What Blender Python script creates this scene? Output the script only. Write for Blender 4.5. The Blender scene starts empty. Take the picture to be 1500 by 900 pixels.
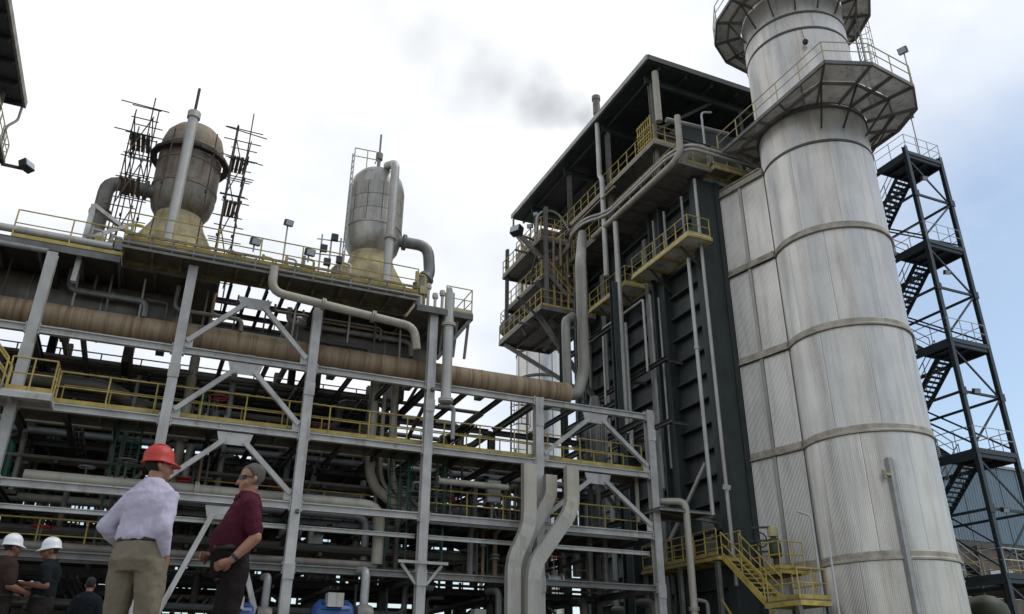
import bpy, bmesh, math, random
import numpy as np
from mathutils import Vector, Matrix
R_ = math.radians
random.seed(7)
scene = bpy.context.scene
COL = scene.collection

# ------------------------------------------------------------------ camera
FPX, PITCH, YAW, ROLL = 1195.0, R_(24.77), R_(23.54), R_(0.35)
CAM = Vector((0, 0, 0.1))
_F = Vector((math.sin(YAW)*math.cos(PITCH), math.cos(YAW)*math.cos(PITCH), math.sin(PITCH)))
_R0 = Vector((math.cos(YAW), -math.sin(YAW), 0)); _U0 = _R0.cross(_F)
_R = _R0*math.cos(ROLL)+_U0*math.sin(ROLL); _U = -_R0*math.sin(ROLL)+_U0*math.cos(ROLL)
cd = bpy.data.cameras.new('camera'); cam = bpy.data.objects.new('camera', cd); COL.objects.link(cam)
cd.sensor_width = 36; cd.lens = FPX/1500*36; cd.clip_end = 3000; cd.clip_start = 0.05
m3 = Matrix((_R, _U, -_F)).transposed()
cam.matrix_world = Matrix.Translation(CAM) @ m3.to_4x4()
scene.camera = cam

# ------------------------------------------------------------------ sky, sun, exposure
SUN_EL, SUN_AZ = R_(60), R_(112)          # azimuth clockwise from +Y
w = bpy.data.worlds.new('World'); scene.world = w; w.use_nodes = True
nt = w.node_tree; nt.nodes.clear()
def nd(t, **k):
    n = nt.nodes.new(t)
    for a, b in k.items(): setattr(n, a, b)
    return n
out = nd('ShaderNodeOutputWorld'); bg = nd('ShaderNodeBackground'); bg.inputs['Strength'].default_value = 0.1
sky = nd('ShaderNodeTexSky'); sky.sky_type = 'NISHITA'; sky.sun_disc = False
sky.sun_elevation = SUN_EL; sky.sun_rotation = SUN_AZ; sky.dust_density = 0.8; sky.air_density = 1.0
tc = nd('ShaderNodeTexCoord')
mp = nd('ShaderNodeMapping'); mp.inputs['Location'].default_value = (-5.89, 0.88, 3.65); mp.inputs['Scale'].default_value = (1, 1, 1.6)
n1 = nd('ShaderNodeTexNoise'); n1.inputs['Scale'].default_value = 0.8; n1.inputs['Detail'].default_value = 7; n1.inputs['Roughness'].default_value = 0.52
rp = nd('ShaderNodeValToRGB'); rp.color_ramp.elements[0].position = 0.42; rp.color_ramp.elements[1].position = 0.62
rp.color_ramp.elements[0].color = (0.2, 0.2, 0.2, 1)
n2 = nd('ShaderNodeTexNoise'); n2.inputs['Scale'].default_value = 3.0; n2.inputs['Detail'].default_value = 6
r2 = nd('ShaderNodeValToRGB'); r2.color_ramp.elements[0].position = 0.3; r2.color_ramp.elements[1].position = 0.66
r2.color_ramp.elements[0].color = (9.3, 9.5, 9.75, 1); r2.color_ramp.elements[1].color = (10.8, 10.9, 11.0, 1)
hz = nd('ShaderNodeMix', data_type='RGBA', blend_type='MULTIPLY'); hz.inputs['Factor'].default_value = 1; hz.inputs[7].default_value = (1.28, 1.42, 1.42, 1)
mx = nd('ShaderNodeMix', data_type='RGBA')
L = nt.links.new
L(tc.outputs['Generated'], mp.inputs['Vector']); L(mp.outputs[0], n1.inputs['Vector']); L(mp.outputs[0], n2.inputs['Vector'])
L(n1.outputs[0], rp.inputs[0]); L(n2.outputs[0], r2.inputs[0])
L(sky.outputs[0], hz.inputs[6])
L(rp.outputs[0], mx.inputs['Factor']); L(hz.outputs[2], mx.inputs[6]); L(r2.outputs[0], mx.inputs[7])
L(mx.outputs[2], bg.inputs['Color']); L(bg.outputs[0], out.inputs['Surface'])
sl = bpy.data.lights.new('sun', 'SUN'); sl.energy = 1.0; sl.angle = R_(14); sl.color = (1, 0.97, 0.92)
so = bpy.data.objects.new('sun', sl); COL.objects.link(so)
sd = Vector((math.sin(SUN_AZ)*math.cos(SUN_EL), math.cos(SUN_AZ)*math.cos(SUN_EL), math.sin(SUN_EL)))
so.rotation_euler = sd.to_track_quat('Z', 'Y').to_euler(); so.location = (0, 0, 60)
vs = scene.view_settings; vs.view_transform = 'Standard'; vs.look = 'None'; vs.exposure = 0.12; vs.gamma = 1; vs.use_curve_mapping = False
scene.cycles.max_bounces = 6; scene.cycles.volume_bounces = 1

# ------------------------------------------------------------------ helpers
def at(x, y, X=None, Y=None, Z=None):
    d = (x-750)*_R - (y-450)*_U + FPX*_F
    t = (X-CAM.x)/d.x if X is not None else (Y-CAM.y)/d.y if Y is not None else (Z-CAM.z)/d.z
    return CAM + d*t
WL = {}
class MB:
    def __init__(s): s.v = []; s.f = []; s.sm = []
    def add(s, vs, fs, smooth=False):
        n = len(s.v); s.v += [tuple(v) for v in vs]; s.f += [tuple(i+n for i in f) for f in fs]; s.sm += [smooth]*len(fs); return s
    def box(s, a, b):
        x0, y0, z0 = a; x1, y1, z1 = b
        return s.add([(x0,y0,z0),(x1,y0,z0),(x1,y1,z0),(x0,y1,z0),(x0,y0,z1),(x1,y0,z1),(x1,y1,z1),(x0,y1,z1)],
            [(0,3,2,1),(4,5,6,7),(0,1,5,4),(1,2,6,5),(2,3,7,6),(3,0,4,7)])
    def prof(s, p0, p1, poly, up=(0,0,1)):
        p0 = Vector(p0); p1 = Vector(p1); d = (p1-p0).normalized(); u = Vector(up)
        if abs(d.dot(u)) > .97: u = Vector((0,1,0))
        r = d.cross(u).normalized(); u = r.cross(d)
        n = len(poly); vv = [p0+r*a+u*b for a, b in poly]+[p1+r*a+u*b for a, b in poly]
        return s.add(vv, [tuple(range(n-1,-1,-1)), tuple(range(n,2*n))]+[(i,(i+1)%n,n+(i+1)%n,n+i) for i in range(n)])
    def bar(s, p0, p1, w, h, up=(0,0,1)):
        return s.prof(p0, p1, [(-w/2,-h/2),(w/2,-h/2),(w/2,h/2),(-w/2,h/2)], up)
    def ibeam(s, p0, p1, w, h, up=(0,0,1), tf=None, tw=None):
        tf = tf or h*.1; tw = tw or w*.09; a = w/2; b = h/2; c = b-tf; e = tw/2
        return s.prof(p0, p1, [(-a,-b),(a,-b),(a,-c),(e,-c),(e,c),(a,c),(a,b),(-a,b),(-a,c),(-e,c),(-e,-c),(-a,-c)], up)
    def rings(s, rs, closed=True, caps=True, smooth=True):
        n = len(rs[0]); vv = [p for r in rs for p in r]; ff = []
        for k in range(len(rs)-1):
            for i in range(n if closed else n-1):
                j = (i+1) % n; ff.append((k*n+i, k*n+j, (k+1)*n+j, (k+1)*n+i))
        s.add(vv, ff, smooth)
        if caps:
            m = len(vv); s.add(rs[0], [tuple(range(n-1,-1,-1))]); s.add(rs[-1], [tuple(range(n))])
        return s
    def tube(s, p0, p1, r, n=8, r2=None):
        return s.path([p0, p1], r, n, r2=r2)
    def path(s, pts, r, n=8, bend=0, r2=None, seg=5):
        pts = [Vector(p) for p in pts]
        if bend and len(pts) > 2:
            q = [pts[0]]
            for i in range(1, len(pts)-1):
                a, b, c = pts[i-1], pts[i], pts[i+1]
                d0 = (a-b); d1 = (c-b); t = min(bend, d0.length*.49, d1.length*.49)
                s0 = b+d0.normalized()*t; s1 = b+d1.normalized()*t
                for k in range(seg+1):
                    u = k/seg; q.append(s0*(1-u)**2+b*2*u*(1-u)+s1*u*u)
            q.append(pts[-1]); pts = q
        rs = []; u = None
        for i, p in enumerate(pts):
            d = ((pts[i+1]-p).normalized() if i < len(pts)-1 else Vector()) + ((p-pts[i-1]).normalized() if i else Vector())
            d.normalize()
            if u is None:
                u = Vector((0,0,1)) if abs(d.z) < .9 else Vector((0,1,0))
            u = (u-d*u.dot(d)).normalized(); v = d.cross(u)
            rr = r if r2 is None else r+(r2-r)*i/(len(pts)-1)
            rs.append([p+(u*math.cos(2*math.pi*k/n)+v*math.sin(2*math.pi*k/n))*rr for k in range(n)])
        return s.rings(rs)
    def lathe(s, c, prof, n=32, a0=0, a1=2*math.pi, axis='Z', caps=True):
        full = abs(a1-a0-2*math.pi) < 1e-6; rs = []
        for r, z in prof:
            ring = []
            for k in range(n if full else n+1):
                a = a0+(a1-a0)*k/n
                if axis == 'Z': ring.append((c[0]+r*math.cos(a), c[1]+r*math.sin(a), c[2]+z))
                elif axis == 'X': ring.append((c[0]+z, c[1]+r*math.cos(a), c[2]+r*math.sin(a)))
                else: ring.append((c[0]+r*math.sin(a), c[1]+z, c[2]+r*math.cos(a)))
            rs.append(ring)
        return s.rings(rs, closed=full, caps=caps and full)
    def poly(s, pts, z0, z1):
        n = len(pts); vv = [(x,y,z0) for x,y in pts]+[(x,y,z1) for x,y in pts]
        return s.add(vv, [tuple(range(n-1,-1,-1)), tuple(range(n,2*n))]+[(i,(i+1)%n,n+(i+1)%n,n+i) for i in range(n)])
    def build(s, name, mat, parent=None, origin=None, sharp=40):
        if origin is None:
            a = np.array(s.v); lo = a.min(0); hi = a.max(0); origin = ((lo[0]+hi[0])/2, (lo[1]+hi[1])/2, lo[2])
        o3 = Vector(origin)
        me = bpy.data.meshes.new(name); me.from_pydata([(x-o3.x, y-o3.y, z-o3.z) for x, y, z in s.v], [], s.f)
        if any(s.sm):
            me.polygons.foreach_set('use_smooth', s.sm)
            if sharp: me.set_sharp_from_angle(angle=R_(sharp))
        if mat: me.materials.append(M[mat])
        return link(name, me, o3, parent)
def link(name, me, loc, parent=None):
    o = bpy.data.objects.new(name, me); COL.objects.link(o)
    loc = Vector(loc)
    if parent is not None: o.parent = parent; o.location = loc-WL[parent.name]
    else: o.location = loc
    WL[o.name] = loc
    return o
def tag(o, label=None, cat=None, group=None, kind=None):
    if label: o['label'] = label
    if cat: o['category'] = cat
    if group: o['group'] = group
    if kind: o['kind'] = kind
    return o
def thing(name, loc, label, cat, group=None):
    return tag(link(name, None, loc), label, cat, group)
_cache = {}
def shared(key, fn, mat):
    if key not in _cache:
        mb = fn(); me = bpy.data.meshes.new(key if isinstance(key, str) else key[0]); me.from_pydata(mb.v, [], mb.f)
        if any(mb.sm): me.polygons.foreach_set('use_smooth', mb.sm); me.set_sharp_from_angle(angle=R_(40))
        me.materials.append(M[mat]); _cache[key] = me
    return _cache[key]
def V(*a): return Vector(a)

# ------------------------------------------------------------------ materials
M = {}
def mat(name, col, rough=.6, metal=0, var=.25, scale=3.0, stain=None, stain_amt=.5, streak=True, bump=.1, bscale=40, rnd=.0, thr=(.5,.7), spec=.5):
    m = bpy.data.materials.new(name); m.use_nodes = True; t = m.node_tree; b = t.nodes['Principled BSDF']
    def N(k): return t.nodes.new(k)
    tcn = N('ShaderNodeTexCoord'); oi = N('ShaderNodeObjectInfo')
    ad = N('ShaderNodeVectorMath'); ad.operation = 'ADD'
    sc = N('ShaderNodeVectorMath'); sc.operation = 'SCALE'; sc.inputs['Scale'].default_value = 37.0
    cmb = N('ShaderNodeCombineXYZ')
    for i in range(3): t.links.new(oi.outputs['Random'], cmb.inputs[i])
    t.links.new(cmb.outputs[0], sc.inputs[0]); t.links.new(tcn.outputs['Object'], ad.inputs[0]); t.links.new(sc.outputs[0], ad.inputs[1])
    n = N('ShaderNodeTexNoise'); n.inputs['Scale'].default_value = scale; n.inputs['Detail'].default_value = 6; n.inputs['Roughness'].default_value = .6
    t.links.new(ad.outputs[0], n.inputs['Vector'])
    r = N('ShaderNodeValToRGB'); e = r.color_ramp.elements
    e[0].position = .3; e[1].position = .7
    e[0].color = tuple(c*(1-var) for c in col)+(1,); e[1].color = tuple(min(1, c*(1+var)) for c in col)+(1,)
    t.links.new(n.outputs[0], r.inputs[0]); cur = r.outputs[0]
    if rnd:
        mr = N('ShaderNodeMapRange'); mr.inputs[3].default_value = 1-rnd; mr.inputs[4].default_value = 1+rnd
        t.links.new(oi.outputs['Random'], mr.inputs[0])
        mm = N('ShaderNodeMix'); mm.data_type = 'RGBA'; mm.blend_type = 'MULTIPLY'; mm.inputs['Factor'].default_value = 1
        t.links.new(cur, mm.inputs[6]); t.links.new(mr.outputs[0], mm.inputs[7]); cur = mm.outputs[2]
    if stain:
        mpn = N('ShaderNodeMapping'); mpn.inputs['Scale'].default_value = (3.2, .2, .2) if streak == 'X' else (1.6, 1.6, .14) if streak else (1, 1, 1)
        t.links.new(ad.outputs[0], mpn.inputs[0])
        n2 = N('ShaderNodeTexNoise'); n2.inputs['Scale'].default_value = 1.7; n2.inputs['Detail'].default_value = 7; n2.inputs['Roughness'].default_value = .65
        t.links.new(mpn.outputs[0], n2.inputs['Vector'])
        r2 = N('ShaderNodeValToRGB'); r2.color_ramp.elements[0].position = thr[0]; r2.color_ramp.elements[1].position = thr[1]
        r2.color_ramp.elements[1].color = (stain_amt,)*3+(1,)
        t.links.new(n2.outputs[0], r2.inputs[0])
        m2 = N('ShaderNodeMix'); m2.data_type = 'RGBA'; t.links.new(r2.outputs[0], m2.inputs['Factor']); t.links.new(cur, m2.inputs[6])
        m2.inputs[7].default_value = tuple(stain)+(1,); cur = m2.outputs[2]
    t.links.new(cur, b.inputs['Base Color'])
    b.inputs['Roughness'].default_value = rough; b.inputs['Metallic'].default_value = metal
    if bump:
        n3 = N('ShaderNodeTexNoise'); n3.inputs['Scale'].default_value = bscale; n3.inputs['Detail'].default_value = 4
        t.links.new(ad.outputs[0], n3.inputs['Vector'])
        bp = N('ShaderNodeBump'); bp.inputs['Strength'].default_value = bump; bp.inputs['Distance'].default_value = .02
        if spec < .2:
            mpc = N('ShaderNodeMapping'); mpc.inputs['Scale'].default_value = (9, 9, 5); mpc.inputs['Rotation'].default_value = (.5, .3, 0); t.links.new(tcn.outputs['Object'], mpc.inputs[0]); t.links.new(mpc.outputs[0], n3.inputs['Vector']); n3.inputs['Scale'].default_value = 1; n3.inputs['Distortion'].default_value = 2.2; n3.inputs['Detail'].default_value = 5; bp.inputs['Strength'].default_value = .36; bp.inputs['Distance'].default_value = .025
        t.links.new(n3.outputs[0], bp.inputs['Height']); t.links.new(bp.outputs[0], b.inputs['Normal'])
    b.inputs['Specular IOR Level'].default_value = spec
    M[name] = m; return m
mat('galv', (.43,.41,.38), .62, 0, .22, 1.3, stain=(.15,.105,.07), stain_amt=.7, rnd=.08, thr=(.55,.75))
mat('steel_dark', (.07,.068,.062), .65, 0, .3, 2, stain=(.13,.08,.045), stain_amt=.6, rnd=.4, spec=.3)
mat('steel_mid', (.18,.172,.155), .6, .15, .25, 2, stain=(.10,.06,.035), stain_amt=.6, rnd=.3)
mat('boiler_green', (.030,.038,.036), .6, 0, .3, .8, stain=(.075,.072,.062), stain_amt=.6, rnd=.12)
mat('boiler_panel', (.055,.062,.058), .55, .1, .25, 1.2, stain=(.015,.017,.016), stain_amt=.6, rnd=.2)
mat('tower_paint', (.030,.045,.055), .5, .1, .2, 2, stain=(.07,.05,.04), stain_amt=.4, rnd=.15)
mat('cladding', (.64,.605,.55), .34, .75, .08, .5, stain=(.30,.26,.21), stain_amt=.6, rnd=.02, bump=.04, bscale=8, thr=(.45,.78))
mat('clad_band', (.44,.395,.31), .6, 0, .22, 2, stain=(.14,.11,.08), stain_amt=.7, streak=False, rnd=.08, thr=(.45,.7))
mat('clad_gap', (.30,.29,.27), .6, .3, .15, 2)
mat('clad_edge', (.10,.095,.085), .6, .2, .2, 2)
mat('vessel_clad', (.44,.415,.37), .45, .45, .12, 1.2, stain=(.17,.12,.075), stain_amt=.7, rnd=.14, thr=(.42,.7))
mat('vessel_rust', (.25,.22,.175), .6, .25, .3, 1.6, stain=(.15,.075,.035), stain_amt=.8, rnd=.12, thr=(.48,.64))
mat('vessel_cap', (.26,.205,.14), .65, .1, .3, 2.2, stain=(.22,.09,.04), stain_amt=.7, streak=False)
mat('skirt', (.44,.37,.20), .7, 0, .25, 1.6, stain=(.25,.18,.09), stain_amt=.8, thr=(.42,.64))
mat('yellow', (.45,.335,.08), .6, 0, .3, 2.5, stain=(.22,.14,.05), stain_amt=.7, rnd=.12, streak=False)
mat('yellow_pale', (.46,.40,.20), .6, 0, .15, 3, stain=(.35,.27,.15), stain_amt=.7, rnd=.1, streak=False)
mat('rail_white', (.48,.48,.46), .55, .1, .12, 3, rnd=.1)
mat('deck_steel', (.15,.14,.105), .75, .05, .3, 1.2, stain=(.26,.21,.06), stain_amt=.5, streak=False, rnd=.2)
mat('deck_edge', (.26,.21,.085), .7, 0, .35, 1.5, stain=(.10,.08,.05), stain_amt=.8, streak=False, thr=(.42,.58))
mat('deck_plate', (.62,.60,.55), .7, .1, .2, 1.2, stain=(.15,.12,.09), stain_amt=.6, streak=False, rnd=.15)
mat('pipe_rusty', (.32,.235,.14), .62, .1, .2, .7, stain=(.15,.075,.03), stain_amt=.85, streak='X', bump=.12, bscale=18, thr=(.44,.66))
mat('pipe_beige', (.40,.365,.29), .55, .15, .14, 1.2, stain=(.23,.17,.11), stain_amt=.6, rnd=.12)
mat('pipe_grey', (.28,.28,.27), .5, .35, .2, 1.5, stain=(.17,.13,.09), stain_amt=.6, rnd=.3)
mat('pipe_pale', (.47,.45,.41), .5, .3, .14, 1.2, stain=(.28,.22,.16), stain_amt=.6, rnd=.1)
mat('pipe_riser', (.27,.25,.21), .55, .2, .16, 1.2, stain=(.15,.115,.08), stain_amt=.7, rnd=.08)
mat('pipe_dark', (.15,.135,.115), .55, .2, .3, 1.5, stain=(.13,.075,.04), stain_amt=.6, rnd=.4)
mat('duct', (.47,.42,.33), .55, .25, .12, .9, stain=(.27,.21,.14), stain_amt=.6, rnd=.07)
mat('duct_low', (.43,.40,.34), .5, .2, .12, .9, stain=(.24,.2,.16), stain_amt=.6, rnd=.07)
mat('scaffold', (.055,.045,.042), .6, .3, .3, 3, stain=(.13,.06,.03), stain_amt=.6, rnd=.45)
mat('plank', (.16,.12,.075), .8, 0, .3, 2, rnd=.3)
mat('green_paint', (.012,.07,.045), .5, 0, .25, 3, rnd=.2)
mat('blue_paint', (.014,.06,.20), .45, 0, .2, 2, stain=(.02,.03,.06), stain_amt=.5)
mat('red_paint', (.35,.03,.02), .5, 0, .2, 3)
mat('black', (.012,.012,.013), .5, 0, .2, 4)
mat('lamp_dark', (.03,.032,.035), .5, .2, .2, 4)
mat('lens', (.45,.47,.5), .2, 0, .05, 4, bump=0)
mat('shed_wall', (.19,.255,.30), .55, .1, .08, .2, stain=(.13,.17,.19), stain_amt=.5, rnd=.05)
mat('shed_brown', (.15,.115,.08), .7, 0, .3, .8, rnd=.2)
mat('olive', (.05,.055,.03), .6, .1, .3, 1.5)
mat('ground', (.17,.158,.14), .9, 0, .25, .35, stain=(.08,.075,.066), stain_amt=.6, streak=False, bump=.3, bscale=6)
mat('concrete', (.27,.26,.24), .85, 0, .15, 1.0, stain=(.15,.14,.12), stain_amt=.5)
mat('skin', (.33,.155,.09), .5, 0, .12, 14, bump=.05, bscale=120)
mat('skin_dark', (.19,.085,.05), .5, 0, .12, 14, bump=.05, bscale=120)
mat('shirt_lilac', (.50,.45,.54), .85, 0, .08, 4, bump=.25, bscale=25, spec=.12)
mat('shirt_maroon', (.07,.012,.022), .85, 0, .15, 5, bump=.25, bscale=25, spec=.12)
mat('shirt_brown', (.035,.022,.018), .9, 0, .15, 5, bump=.2, bscale=25, spec=.12)
mat('shirt_black', (.010,.012,.014), .9, 0, .2, 5, bump=.2, bscale=25, spec=.12)
mat('khaki', (.20,.165,.115), .88, 0, .12, 4, bump=.3, bscale=22, spec=.12)
mat('trouser_dark', (.018,.014,.013), .9, 0, .2, 4, bump=.2, bscale=22, spec=.12)
mat('jeans', (.025,.032,.045), .9, 0, .2, 4, bump=.2, bscale=22, spec=.12)
mat('leather', (.02,.014,.010), .5, 0, .2, 8)
mat('helmet_red', (.46,.026,.014), .5, 0, .1, 6, stain=(.35,.05,.03), stain_amt=.5, streak=False, bump=.03)
mat('helmet_white', (.72,.71,.69), .35, 0, .08, 6, bump=.03)
mat('hair_grey', (.10,.088,.075), .8, 0, .35, 60, bump=.6, bscale=180)
mat('hair_dark', (.015,.012,.010), .8, 0, .3, 60, bump=.6, bscale=180)
mat('glasses', (.008,.008,.009), .15, 0, .1, 4, bump=0)

def make_grating(name, src, clear):
    m = M[src].copy(); m.name = name; t = m.node_tree; o = [n for n in t.nodes if n.type == 'OUTPUT_MATERIAL'][0]; b = t.nodes['Principled BSDF']
    tr = t.nodes.new('ShaderNodeBsdfTransparent'); mixn = t.nodes.new('ShaderNodeMixShader'); tcn = t.nodes.new('ShaderNodeTexCoord')
    wv = t.nodes.new('ShaderNodeTexWave'); wv.inputs['Scale'].default_value = 12; wv.bands_direction = 'X'
    wv2 = t.nodes.new('ShaderNodeTexWave'); wv2.inputs['Scale'].default_value = 4; wv2.bands_direction = 'Y'
    mn = t.nodes.new('ShaderNodeMath'); mn.operation = 'MINIMUM'; th = t.nodes.new('ShaderNodeMath'); th.operation = 'GREATER_THAN'; th.inputs[1].default_value = clear
    for q in (wv, wv2): t.links.new(tcn.outputs['Object'], q.inputs['Vector'])
    t.links.new(wv.outputs['Fac'], mn.inputs[0]); t.links.new(wv2.outputs['Fac'], mn.inputs[1]); t.links.new(mn.outputs[0], th.inputs[0])
    t.links.new(th.outputs[0], mixn.inputs[0]); t.links.new(b.outputs[0], mixn.inputs[1]); t.links.new(tr.outputs[0], mixn.inputs[2]); t.links.new(mixn.outputs[0], o.inputs['Surface'])
    M[name] = m
make_grating('grating', 'deck_plate', .42)
# ------------------------------------------------------------------ ground
g = MB()
xs = [-900, -60, -6, -3, 3, 6, 60, 900]; ys = [-900, -60, -8, -5, 2.2, 4.0, 12, 60, 900]
def gz(x, y): return -1.5 if (-3 <= x <= 3 and -5 <= y <= 2.2) else 0.0
idx = {}
for j, y in enumerate(ys):
    for i, x in enumerate(xs):
        idx[i, j] = len(g.v); g.v.append((x, y, gz(x, y)))
for j in range(len(ys)-1):
    for i in range(len(xs)-1):
        g.f.append((idx[i,j], idx[i+1,j], idx[i+1,j+1], idx[i,j+1])); g.sm.append(False)
tag(g.build('ground', 'ground', origin=(0,0,0)), 'pale dusty concrete yard under the plant', kind='structure')

# ------------------------------------------------------------------ handrails, decks, stairs
def handrail(parent, pts, m='yellow', h=1.1, step=1.5, r=.028, mid=True, toe=True, ends=True):
    pts = [Vector(p) for p in pts]; rl = MB()
    post = shared(('post', m, h, r), lambda: MB().tube((0,0,0), (0,0,h), r, 6), m)
    rl.path([p+V(0,0,h) for p in pts], r, 6)
    if mid: rl.path([p+V(0,0,h*.52) for p in pts], r*.85, 6)
    if toe:
        for a, b in zip(pts, pts[1:]): rl.bar(a+V(0,0,.08), b+V(0,0,.08), .012, .15)
    rl.build('handrail', m, parent)
    for k, (a, b) in enumerate(zip(pts, pts[1:])):
        n = max(1, round((b-a).length/step))
        for i in range(n+1):
            if i == 0 and k > 0: continue
            link('post', post, a.lerp(b, i/n), parent)
def deck(parent, x0, x1, y0, y1, z, m='deck_steel', edge='steel_mid', name='deck', joists=True, th=.06, eh=.25, jax='Y', jstep=1.2):
    d = MB().box((x0, y0, z-th), (x1, y1, z)).build(name, m, parent)
    e = MB()
    e.box((x0, y0-.02, z-eh), (x1, y0+.06, z-th-.003)); e.box((x0, y1-.06, z-eh), (x1, y1+.02, z-th-.003))
    e.box((x0-.02, y0+.06, z-eh), (x0+.06, y1-.06, z-th-.003)); e.box((x1-.06, y0+.06, z-eh), (x1+.02, y1-.06, z-th-.003))
    e.build('edge_channel', edge, d)
    if joists:
        if jax == 'Y':
            n = int((x1-x0)/jstep)
            for i in range(1, n): x = x0+(x1-x0)*i/n; MB().box((x-.05, y0+.06, z-eh+.02), (x+.05, y1-.06, z-th-.003)).build('joist', edge, d)
        else:
            n = int((y1-y0)/jstep)
            for i in range(1, n): y = y0+(y1-y0)*i/n; MB().box((x0+.06, y-.05, z-eh+.02), (x1-.06, y+.05, z-th-.003)).build('joist', edge, d)
    return d
def flight(parent, p0, p1, width, side, m='steel_mid', rail='yellow', n=None, rails=True):
    """p0 top, p1 bottom, side = unit vector across"""
    p0 = Vector(p0); p1 = Vector(p1); side = Vector(side); s = MB()
    for k in (0, 1):
        s.bar(p0+side*width*k, p1+side*width*k, .05, .26)
    st = s.build('stringer', m, parent)
    n = n or max(4, round((p0.z-p1.z)/.2))
    run = (p1-p0); run.z = 0; rd = run.normalized()
    for i in range(1, n):
        c = p0.lerp(p1, i/n); t = MB()
        a = c-rd*.12; b = c+rd*.12
        t.prof(a+side*(width/2), b+side*(width/2), [(-width/2+.03,-.02),(width/2-.03,-.02),(width/2-.03,.02),(-width/2+.03,.02)])
        t.build('tread', m, st)
    if rails:
        post = shared(('post', rail, 1.0, .03), lambda: MB().tube((0,0,0), (0,0,1.0), .03, 6), rail)
        for k in (0, 1):
            r = MB(); o = side*width*k
            r.tube(p0+o+V(0,0,1.0), p1+o+V(0,0,1.0), .032, 6); r.tube(p0+o+V(0,0,.55), p1+o+V(0,0,.55), .027, 6)
            r.build('handrail', rail, st)
            q = max(2, round((p1-p0).length/1.3))
            for i in range(q+1): link('post', post, p0.lerp(p1, i/q)+o, st)
    return st
def floodlight(p, aim, label, pole=0, size=.32, m='lamp_dark'):
    p = Vector(p); t = thing('floodlight', p, label, 'floodlight', 'floodlights around the plant')
    top = p+V(0,0,pole)
    if pole: MB().tube(p, top, .035, 6).build('pole', 'galv', t)
    a = Vector(aim).normalized(); c = top+V(0,0,.12)+a*size*.3
    b = MB(); b.prof(c-a*size*.35, c+a*size*.35, [(-size*.55,-size*.4),(size*.55,-size*.4),(size*.55,size*.4),(-size*.55,size*.4)])
    b.build('housing', m, t)
    MB().prof(c+a*size*.352, c+a*size*.39, [(-size*.46,-size*.33),(size*.46,-size*.33),(size*.46,size*.33),(-size*.46,size*.33)]).build('lens', 'lens', t)
    MB().bar(top, c, .05, .05).build('bracket', m, t)
    return t
def pipe(pts, r, m, label, group=None, bend=None, n=12, flanges=(), name='pipe', supports=None):
    pts = [Vector(p) for p in pts]
    mb = MB().path(pts, r, n, bend=bend if bend is not None else r*2.6)
    o = mb.build(name, m); tag(o, label, 'pipe', group)
    for f in flanges:      # (segment, t)
        k, t = f; a, b = pts[k], pts[k+1]; d = (b-a).normalized(); c = a.lerp(b, t)
        MB().tube(c-d*.07, c-d*.008, r*1.45, n).tube(c+d*.008, c+d*.07, r*1.45, n).build('flange', m, o)
    return o

# ------------------------------------------------------------------ exhaust stack with corrugated cladding
SC = V(28.56, 26.12, 0); SR = 2.67
def corr_panel(R, a0, a1, h, ribs, depth=.016):
    mb = MB(); n = ribs*4; rs = []
    for z in (0, h):
        ring = []
        for k in range(n+1):
            a = a0+(a1-a0)*k/n; d = (depth, depth, 0, 0)[k % 4] if 0 < k < n else 0
            ring.append(((R+d)*math.cos(a), (R+d)*math.sin(a), z))
        rs.append(ring)
    mb.rings(rs, closed=False, caps=False, smooth=False); return mb
def ring_band(c, R, z0, z1, proud, n=64, lip=.05):
    return MB().lathe((c.x, c.y, 0), [(R-.02, z0), (R+proud+lip, z0), (R+proud+lip, z0+.07), (R+proud, z0+.12), (R+proud, z1-.05), (R+.01, z1), (R-.02, z1)], n, caps=False)
def make_stack(c, R, label, zs, npan, ribs, top, group=None, detail=True):
    t = thing('exhaust_stack', (c.x, c.y, 0), label, 'chimney', group)
    MB().lathe((c.x, c.y, 0), [(R-.06, 0), (R-.06, top)], 48).build('shell', 'clad_gap', t)
    da = 2*math.pi/npan; gap = .002
    for z0, z1 in zip(zs, zs[1:]):
        me = shared(('panel', R, round(z1-z0, 3)), lambda: corr_panel(R, gap, da-gap, z1-z0-.02, ribs), 'cladding')
        for k in range(npan):
            o = link('panel', me, (c.x, c.y, z0+.01), t); o.rotation_euler.z = k*da+.07*z0
    for z in zs[1:-1]:
        if z < 20: ring_band(c, R, z, z+.36, .06, lip=.06).build('band', 'clad_band', t)
        else: ring_band(c, R, z, z+.16, .03, lip=.02).build('band', 'clad_edge', t)
    return t
BZ = [4.55, 9.65, 14.45, 19.35, 24.2]
stack = make_stack(SC, SR, 'tall grey corrugated metal exhaust stack with beige ring bands beside the dark boiler', [0]+BZ+[26.5, 31.4, 32.5, 34.4, 40], 9, 27, 40)
# flat conduit running up the lower stack front
a = R_(270-49.5+0)
def on_stack(azd, r): # point at camera azimuth direction on near surface
    d = V(math.sin(R_(azd)), math.cos(R_(azd)), 0); tn = d.dot(SC); q = (SC-d*tn).length
    return d*(tn-math.sqrt(max(0, r*r-q*q)))
p = on_stack(48.7, SR+.12)
sh = MB().box((p.x-.11, p.y-.09, 0), (p.x+.11, p.y+.09, 8.5)).build('conduit', 'pipe_grey', stack)
MB().box((p.x-.42, p.y-.1, 7.75), (p.x-.112, p.y+.05, 7.85)).build('bracket', 'yellow_pale', sh)
MB().box((p.x-.46, p.y-.1, 7.62), (p.x-.4, p.y+.06, 7.94)).build('bracket_plate', 'pipe_beige', sh)
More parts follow.
